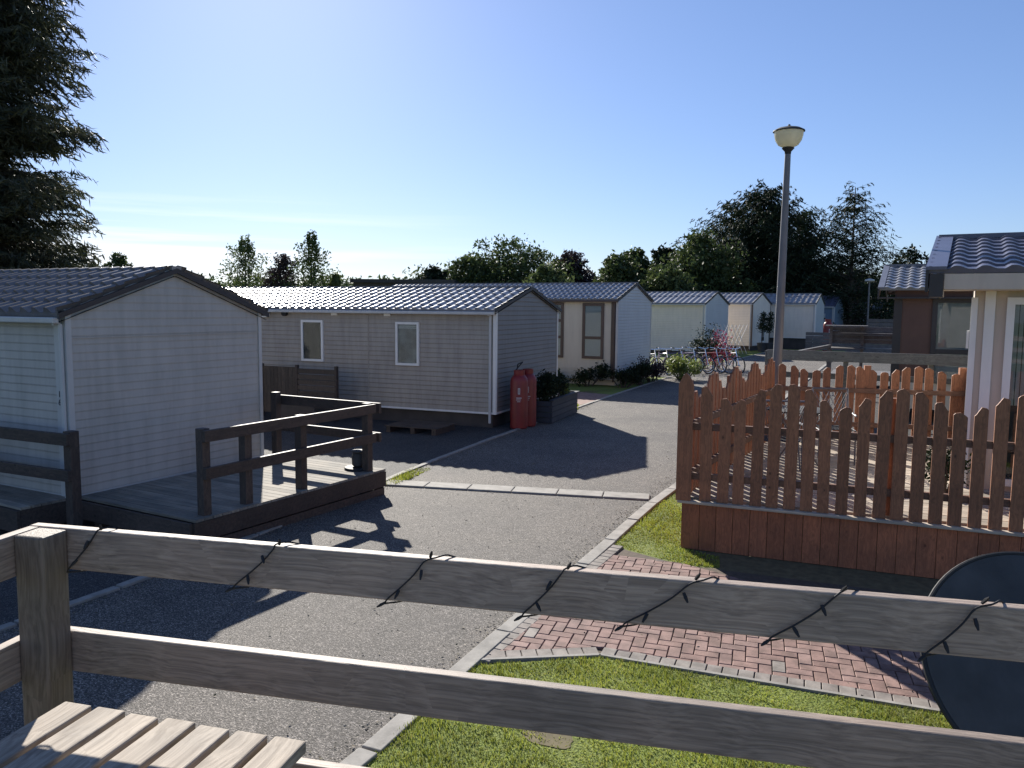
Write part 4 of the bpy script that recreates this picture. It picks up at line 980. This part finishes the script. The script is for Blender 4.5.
def picket_fence(name, label, P, ang_, length, base, hfun, pitch=.161, width=.112, rails=(.78, 1.30), post_at=(), group='stained picket fences around the terrace', face=-1, first=.08, mat='stained_z', corner=False):
    r = empty(name, (P[0], P[1], 0), ang_, label, 'fence', group); s = first; protos = 0
    while s < length:
        w = width*(.96+.08*random.random()); z1 = hfun(s-w/2)+random.uniform(-.008, .008); z2 = hfun(s+w/2)+random.uniform(-.008, .008); zc = max(z1, z2, hfun(s)+.006)
        b = MB(); q = [(-w/2, base), (w/2, base), (w/2, z2-.012), (w/2-.015, z2+.004), (0, zc+.012), (-w/2+.015, z1+.004), (-w/2, z1-.012)]
        b.prism_xz(q, -.011, .011); o = b.build('picket', mat, r); o.location = (s, face*.034, 0); o.rotation_euler = (0, rad(random.uniform(-.7, .7)), 0)
        s += pitch*(1+random.uniform(-.03, .03))
    for z in rails:
        b = MB(); b.box(0, length, -.0225, .0225, z-.035, z+.035); b.build('rail', 'stained_x', r)
    for s_ in post_at:
        b = MB(); h = .045; zt = 1.68; b.hexa([(s_-h, .025, base-.02), (s_+h, .025, base-.02), (s_+h, .115, base-.02), (s_-h, .115, base-.02), (s_-h, .025, zt), (s_+h, .025, zt), (s_+h, .115, zt), (s_-h, .115, zt)]); b.build('post', mat, r)
    return r
sc_ = lambda s: 1.55+.215*(.5-.5*math.cos(2*math.pi*(s-.45)/1.02))**.8
picket_fence('picket_fence', 'front picket fence with wavy top facing the camera on the stained terrace', pt_(.02, .02), rad(7.4), 6.2, .531, sc_, post_at=(1.9, 3.8, 5.7), first=.20)
picket_fence('picket_fence', 'side picket fence of the terrace running back towards the lamp post', pt_(.02, .02), rad(90), 4.55, .531, lambda s: 1.55+.23*(.5-.5*math.cos(2*math.pi*(s-.5)/1.05)), post_at=(2.0, 4.2), face=1, first=.2)
picket_fence('picket_fence', 'rear picket fence closing the far end of the terrace', (-2.42, 12.66), rad(15), 2.75, .531, lambda s: 1.62+.05*math.cos(2*math.pi*s/1.0), post_at=(1.3, 2.6), face=1)
cp = empty('corner_post', (*pt_(.0, .0), 0), rad(7.4), 'wide pointed corner post where the two picket fences meet', 'post')
b = MB(); b.prism_xz([(-.075, .53), (.075, .53), (.075, 1.74), (.03, 1.83), (0, 1.86), (-.03, 1.83), (-.075, 1.74)], -.075, -.04); b.build('face_board', 'stained_z', cp)
b = MB(); b.box(-.05, .05, -.04, .06, .53, 1.78); b.build('post_core', 'stained_z', cp)

# metal garden furniture on the terrace
def garden_chair(loc, rz, label):
    o = empty('garden_chair', loc, rz, label, 'chair', 'metal chairs on the terrace')
    b = MB()
    for x in (-.22, .22): b.tube([(x, -.22, 0), (x, -.20, .43), (x, .20, .43), (x, .26, 0)], .012, 6).tube([(x, .18, .43), (x, .30, .92)], .012, 6).tube([(x, -.2, .62), (x, .22, .64)], .014, 6)
    b.tube([(-.22, .30, .92), (.22, .30, .92)], .012, 6); b.build('frame', 'steel', o, smooth=True)
    b = MB()
    for i in range(9): b.bar((-.2, -.2+i*.05, .44), (.2, -.2+i*.05, .44), .03, .006)
    b.build('seat', 'black', o)
    b = MB()
    for i in range(9):
        b.tube([(-.22+i*.055, .19+.0, .47), (min(.22, -.22+i*.055+.2), .275, .88)], .005, 4); b.tube([(.22-i*.055, .19, .47), (max(-.22, .22-i*.055-.2), .275, .88)], .005, 4)
    b.build('lattice_back', 'steel', o); return o
garden_chair((-1.78, 9.6, .552), rad(200), 'metal garden chair with lattice back just behind the front picket fence')
garden_chair((-1.35, 10.9, .552), rad(20), 'metal garden chair with lattice back further back on the terrace')
gt = empty('garden_table', (-1.7, 10.3, .552), rad(20), 'round dark metal garden table between the two lattice chairs', 'table')
b = MB(); b.lathe([(.36, .70), (.38, .705), (.38, .72), (.36, .725)], 32); b.build('table_top', 'black', gt, smooth=True)
for k in range(4):
    a = k*math.pi/2; b = MB(); b.tube([(.28*math.cos(a), .28*math.sin(a), 0), (.05*math.cos(a), .05*math.sin(a), .35), (.26*math.cos(a), .26*math.sin(a), .70)], .011, 6); b.build('leg', 'steel', gt, smooth=True)
pp = shrub('potted_plant', (-.05, 9.55), .3, .3, .5, 700, .06, 'leaf_dark', 'small dark plant standing by the cream lodge corner', seed=91, z0=.552, clumps=6)

# grey timber decks beyond the terrace
x, y, _ = at(768, 350, 17.5)
railing('timber_railing', 'grey timber railing of the deck just beyond the rear picket fence', [(x, y, 0, 1.62), (x+1.6, y+.1, 0, 1.62), (x+3.2, y+.2, 0, 1.62)],
        [((x, y-.07), (x+5.2, y+.25), 1.42, 1.64, .04), ((x, y-.07), (x+5.2, y+.25), 1.05, 1.17, .04)], 'grey_timber', 'grey_timber', group='grey timber railings beyond the terrace')
x2, y2, _ = at(778, 350, 18); x3, y3, _ = at(829, 350, 23.5)
railing('timber_railing', 'grey timber railing slanting away towards the far red cylinder', [(x2, y2, 0, 1.55), (x3, y3, 0, 1.5)], [((x2, y2), (x3, y3), 1.42, 1.50, .09)], 'grey_timber', 'grey_timber', group='grey timber railings beyond the terrace')
gd = empty('grey_deck', (*at(829, 350, 25)[:2], 0), rad(4), 'raised grey boarded deck with steps in shade left of the brown lodge', 'deck')
b = MB()
for i in range(4): b.box(0, 3.3, 0, .03, 1.50+i*.13, 1.62+i*.13)
b.build('side_board', 'grey_timber', gd)
for q in ((-.1, 1.1, -.8, -.101, 2.03, 2.06), (.25, 2.1, -.5, -.101, 1.80, 1.83), (-.05, 1.0, -1.2, -.101, 1.36, 1.39)):
    b = MB(); b.box(*q); b.build('shelf_board', 'grey_timber', gd)
for xx in (0, .9, 1.9, 3.2):
    b = MB(); b.box(xx, xx+.09, -.1, -.02, 0, 2.02); b.build('post', 'grey_timber', gd)
b = MB(); b.box(0, 3.3, .04, 3.0, .4, .46); b.build('deck_board', 'grey_timber', gd)
gd2 = empty('grey_deck', (*at(842, 350, 44)[:2], 0), rad(0), 'blue-grey boarded deck front before the far pale lodges', 'deck')
b = MB()
for i in range(9): b.box(1.2, 6, 0, .04, .3+i*.2, .48+i*.2)
for i in range(5): b.box(-2, 1.2, .3, .34, .3+i*.2, .48+i*.2)
b.build('side_board', 'grey_timber', gd2); b = MB(); b.box(-2, 6, .05, 4, .3, .36); b.build('deck_board', 'grey_timber', gd2)

# ------------------------------------------------------------------ round black table top standing on edge
ds = empty('folded_round_table', (.70, 4.72, 0), YAW+rad(-4), 'large round black tilted disc with thin rim below the right end of the railing', 'round table')
tilt_ = rad(38); RD = .66
def dpt(x, v, o):                          # x across, v up the disc, o off its face towards the camera
    return (x, v*math.sin(tilt_)-o*math.cos(tilt_), .03+v*math.cos(tilt_)+o*math.sin(tilt_)*1.0)
def disc(r0, o0, o1, n=72):
    b = MB(); prof = [(r0, o0), (r0, o1)]; base = 0
    for r, o in prof:
        for k in range(n): t = 2*math.pi*k/n; b.v.append(dpt(r*math.cos(t), RD+r*math.sin(t), o))
    for k in range(n): k2 = (k+1) % n; b.f.append((k, k2, n+k2, n+k))
    b.f.append(tuple(reversed(range(n)))); b.f.append(tuple(range(n, 2*n))); return b
disc(RD-.012, 0, .022).build('table_top', 'black_matt', ds)
b = MB(); b.tube([dpt(RD*math.cos(2*math.pi*i/72), RD+RD*math.sin(2*math.pi*i/72), .012) for i in range(73)], .014, 8, False); b.build('rim', 'black', ds, smooth=True)
b = MB(); b.tube([dpt(-.3, RD, -.03), (-.3, .95, .0)], .014, 8).tube([dpt(.3, RD, -.03), (.3, .95, .0)], .014, 8); b.build('leg', 'steel', ds)

# ------------------------------------------------------------------ foreground deck, railing, lights, table
A0 = rad(16.4); fx, fy = -1.59, .95
FR = empty('foreground_railing', (fx, fy, 0), A0, 'weathered timber railing with square corner post crossing the foreground', 'railing')
def fbox(name, x0, x1, y0, y1, z0, z1, m, bev=.004):
    L_ = (x1-x0); b = MB(); b.box(x0, x1, y0, y1, z0, z1); return b.build(name, m, FR, bevel=bev)
fbox('post', -.075, -.006, -.068, -.002, .5, 2.033, 'post_wood', .005)
fbox('post', 2.30, 2.40, -.103, -.002, .5, 2.03, 'post_wood', .005)
for z1 in (2.034, 1.812, 1.592): fbox('rail', -.104, 4.2, 0, .025, z1-.088, z1, 'rail_wood', .003)
lr = MB()
for z1 in (2.034, 1.812, 1.592):
    b = MB(); b.box(-3.2, -.001, -.0, .025, z1-.088, z1); o = b.build('rail', 'rail_wood', FR, bevel=.004); o.rotation_euler.z = rad(90); o.location = (-.076, 0, 0)
# string of small lights wound round the top rail
SL = empty('string_lights', (fx, fy, 0), A0, 'dark cable of small unlit fairy lights wound round the top rail', 'string lights')
pitch_ = .245; pts = []; bulbs = []; zt, zb = 2.034, 1.946; g_ = .0045
rr = random.Random(4)
SB = [.065, .47, .779, 1.037, 1.26, 1.495, 1.705, 1.93, 2.2, 2.46]
for s in SB:
    e = rr.uniform(-.01, .015)
    # over the top at s+.10, down the face slanting left to s, under and up the back
    wd_ = .10+rr.uniform(-.035, .025)
    pts += [(s+.04, .027+g_, 2.02), (s+.03+e, .018, zt+g_), (s+.012+e, -.002, zt+g_*.9), (s, -g_, zt-.004), (s-wd_*.25, -g_*1.3, zt-.03), (s-wd_*.6, -g_*1.6, zt-.058), (s-wd_*.93, -g_*1.2, zb+.006), (s-wd_, -g_, zb-.003), (s-wd_, .004, zb-g_-.002), (s-wd_+.03, .022, zb-g_), (s-wd_+.05, .027+g_, zb+.01), (s+.08, .027+g_, 2.0)]
    bulbs += [((s-wd_*.18+e, -.006, zt-.02), rr.uniform(-1, 1)), ((s-wd_*.62, -.008, zt-.062), rr.uniform(-1, 1)), ((s-wd_, -.006, zb-.002), -1.2), ((s+.01, .0, zt+.004), 2.6)]
def smooth_pts(p, n=4):
    out = []
    for i in range(len(p)-1):
        a, b, c, d = [Vector(p[min(max(j, 0), len(p)-1)]) for j in (i-1, i, i+1, i+2)]
        for k in range(n):
            t = k/n; out.append(.5*((2*b)+(c-a)*t+(2*a-5*b+4*c-d)*t*t+(3*b-a-3*c+d)*t**3))
    return out+[Vector(p[-1])]
b = MB(); b.tube(smooth_pts(pts, 3), .0017, 6); b.build('cable', 'black', SL, smooth=True)
for p, a in bulbs:
    b = MB(); p = Vector(p); q = p+Vector((.013*math.sin(a), -.010, -.016*math.cos(a))); b.tube([p, p.lerp(q, .5), q], [.0028, .0033, .0016], 6); b.build('bulb', 'black', SL, smooth=True)

TB = empty('garden_table', (-1.43, .83, 0), rad(14.6), 'weathered slatted garden table corner at the bottom left beside the post', 'table')
for i in range(7):
    b = MB(); w0 = i*.0742; e = rr.uniform(-.004, .004); b.box(w0, w0+.0605, -1.25, e, 1.733, 1.755+rr.uniform(-.0008, .0008)); b.build('slat', 'table_wood', TB, bevel=.003)
b = MB(); b.box(.02, .487, -.10, -.055, 1.690, 1.7325); b.box(.02, .487, -1.18, -1.135, 1.690, 1.7325); b.build('cross_rail', 'table_wood', TB)
for x_, y_ in ((.03, -.1), (.45, -.1), (.03, -1.17), (.45, -1.17)):
    b = MB(); b.box(x_, x_+.035, y_-.02, y_+.02, 1.0, 1.689); b.build('leg', 'table_wood', TB)
OD = empty('viewing_deck', (fx, fy, 0), A0, 'weathered timber deck the foreground table and railing stand on', 'deck')
b = MB()
for i in range(26): b.box(-.14, 4.2, -.12-i*.125, -.005-i*.125, .972, 1.0)
b.build('deck_board', 'deck_boards', OD)
b = MB(); b.box(-.14, 4.2, .0, .03, .8, 1.0); b.build('fascia', 'rail_wood', OD)
for x_ in (0, 2, 4):
    for y_ in (-.2, -3.1):
        b = MB(); b.box(x_, x_+.1, y_, y_+.1, 0, .971); b.build('support_post', 'post_wood', OD)
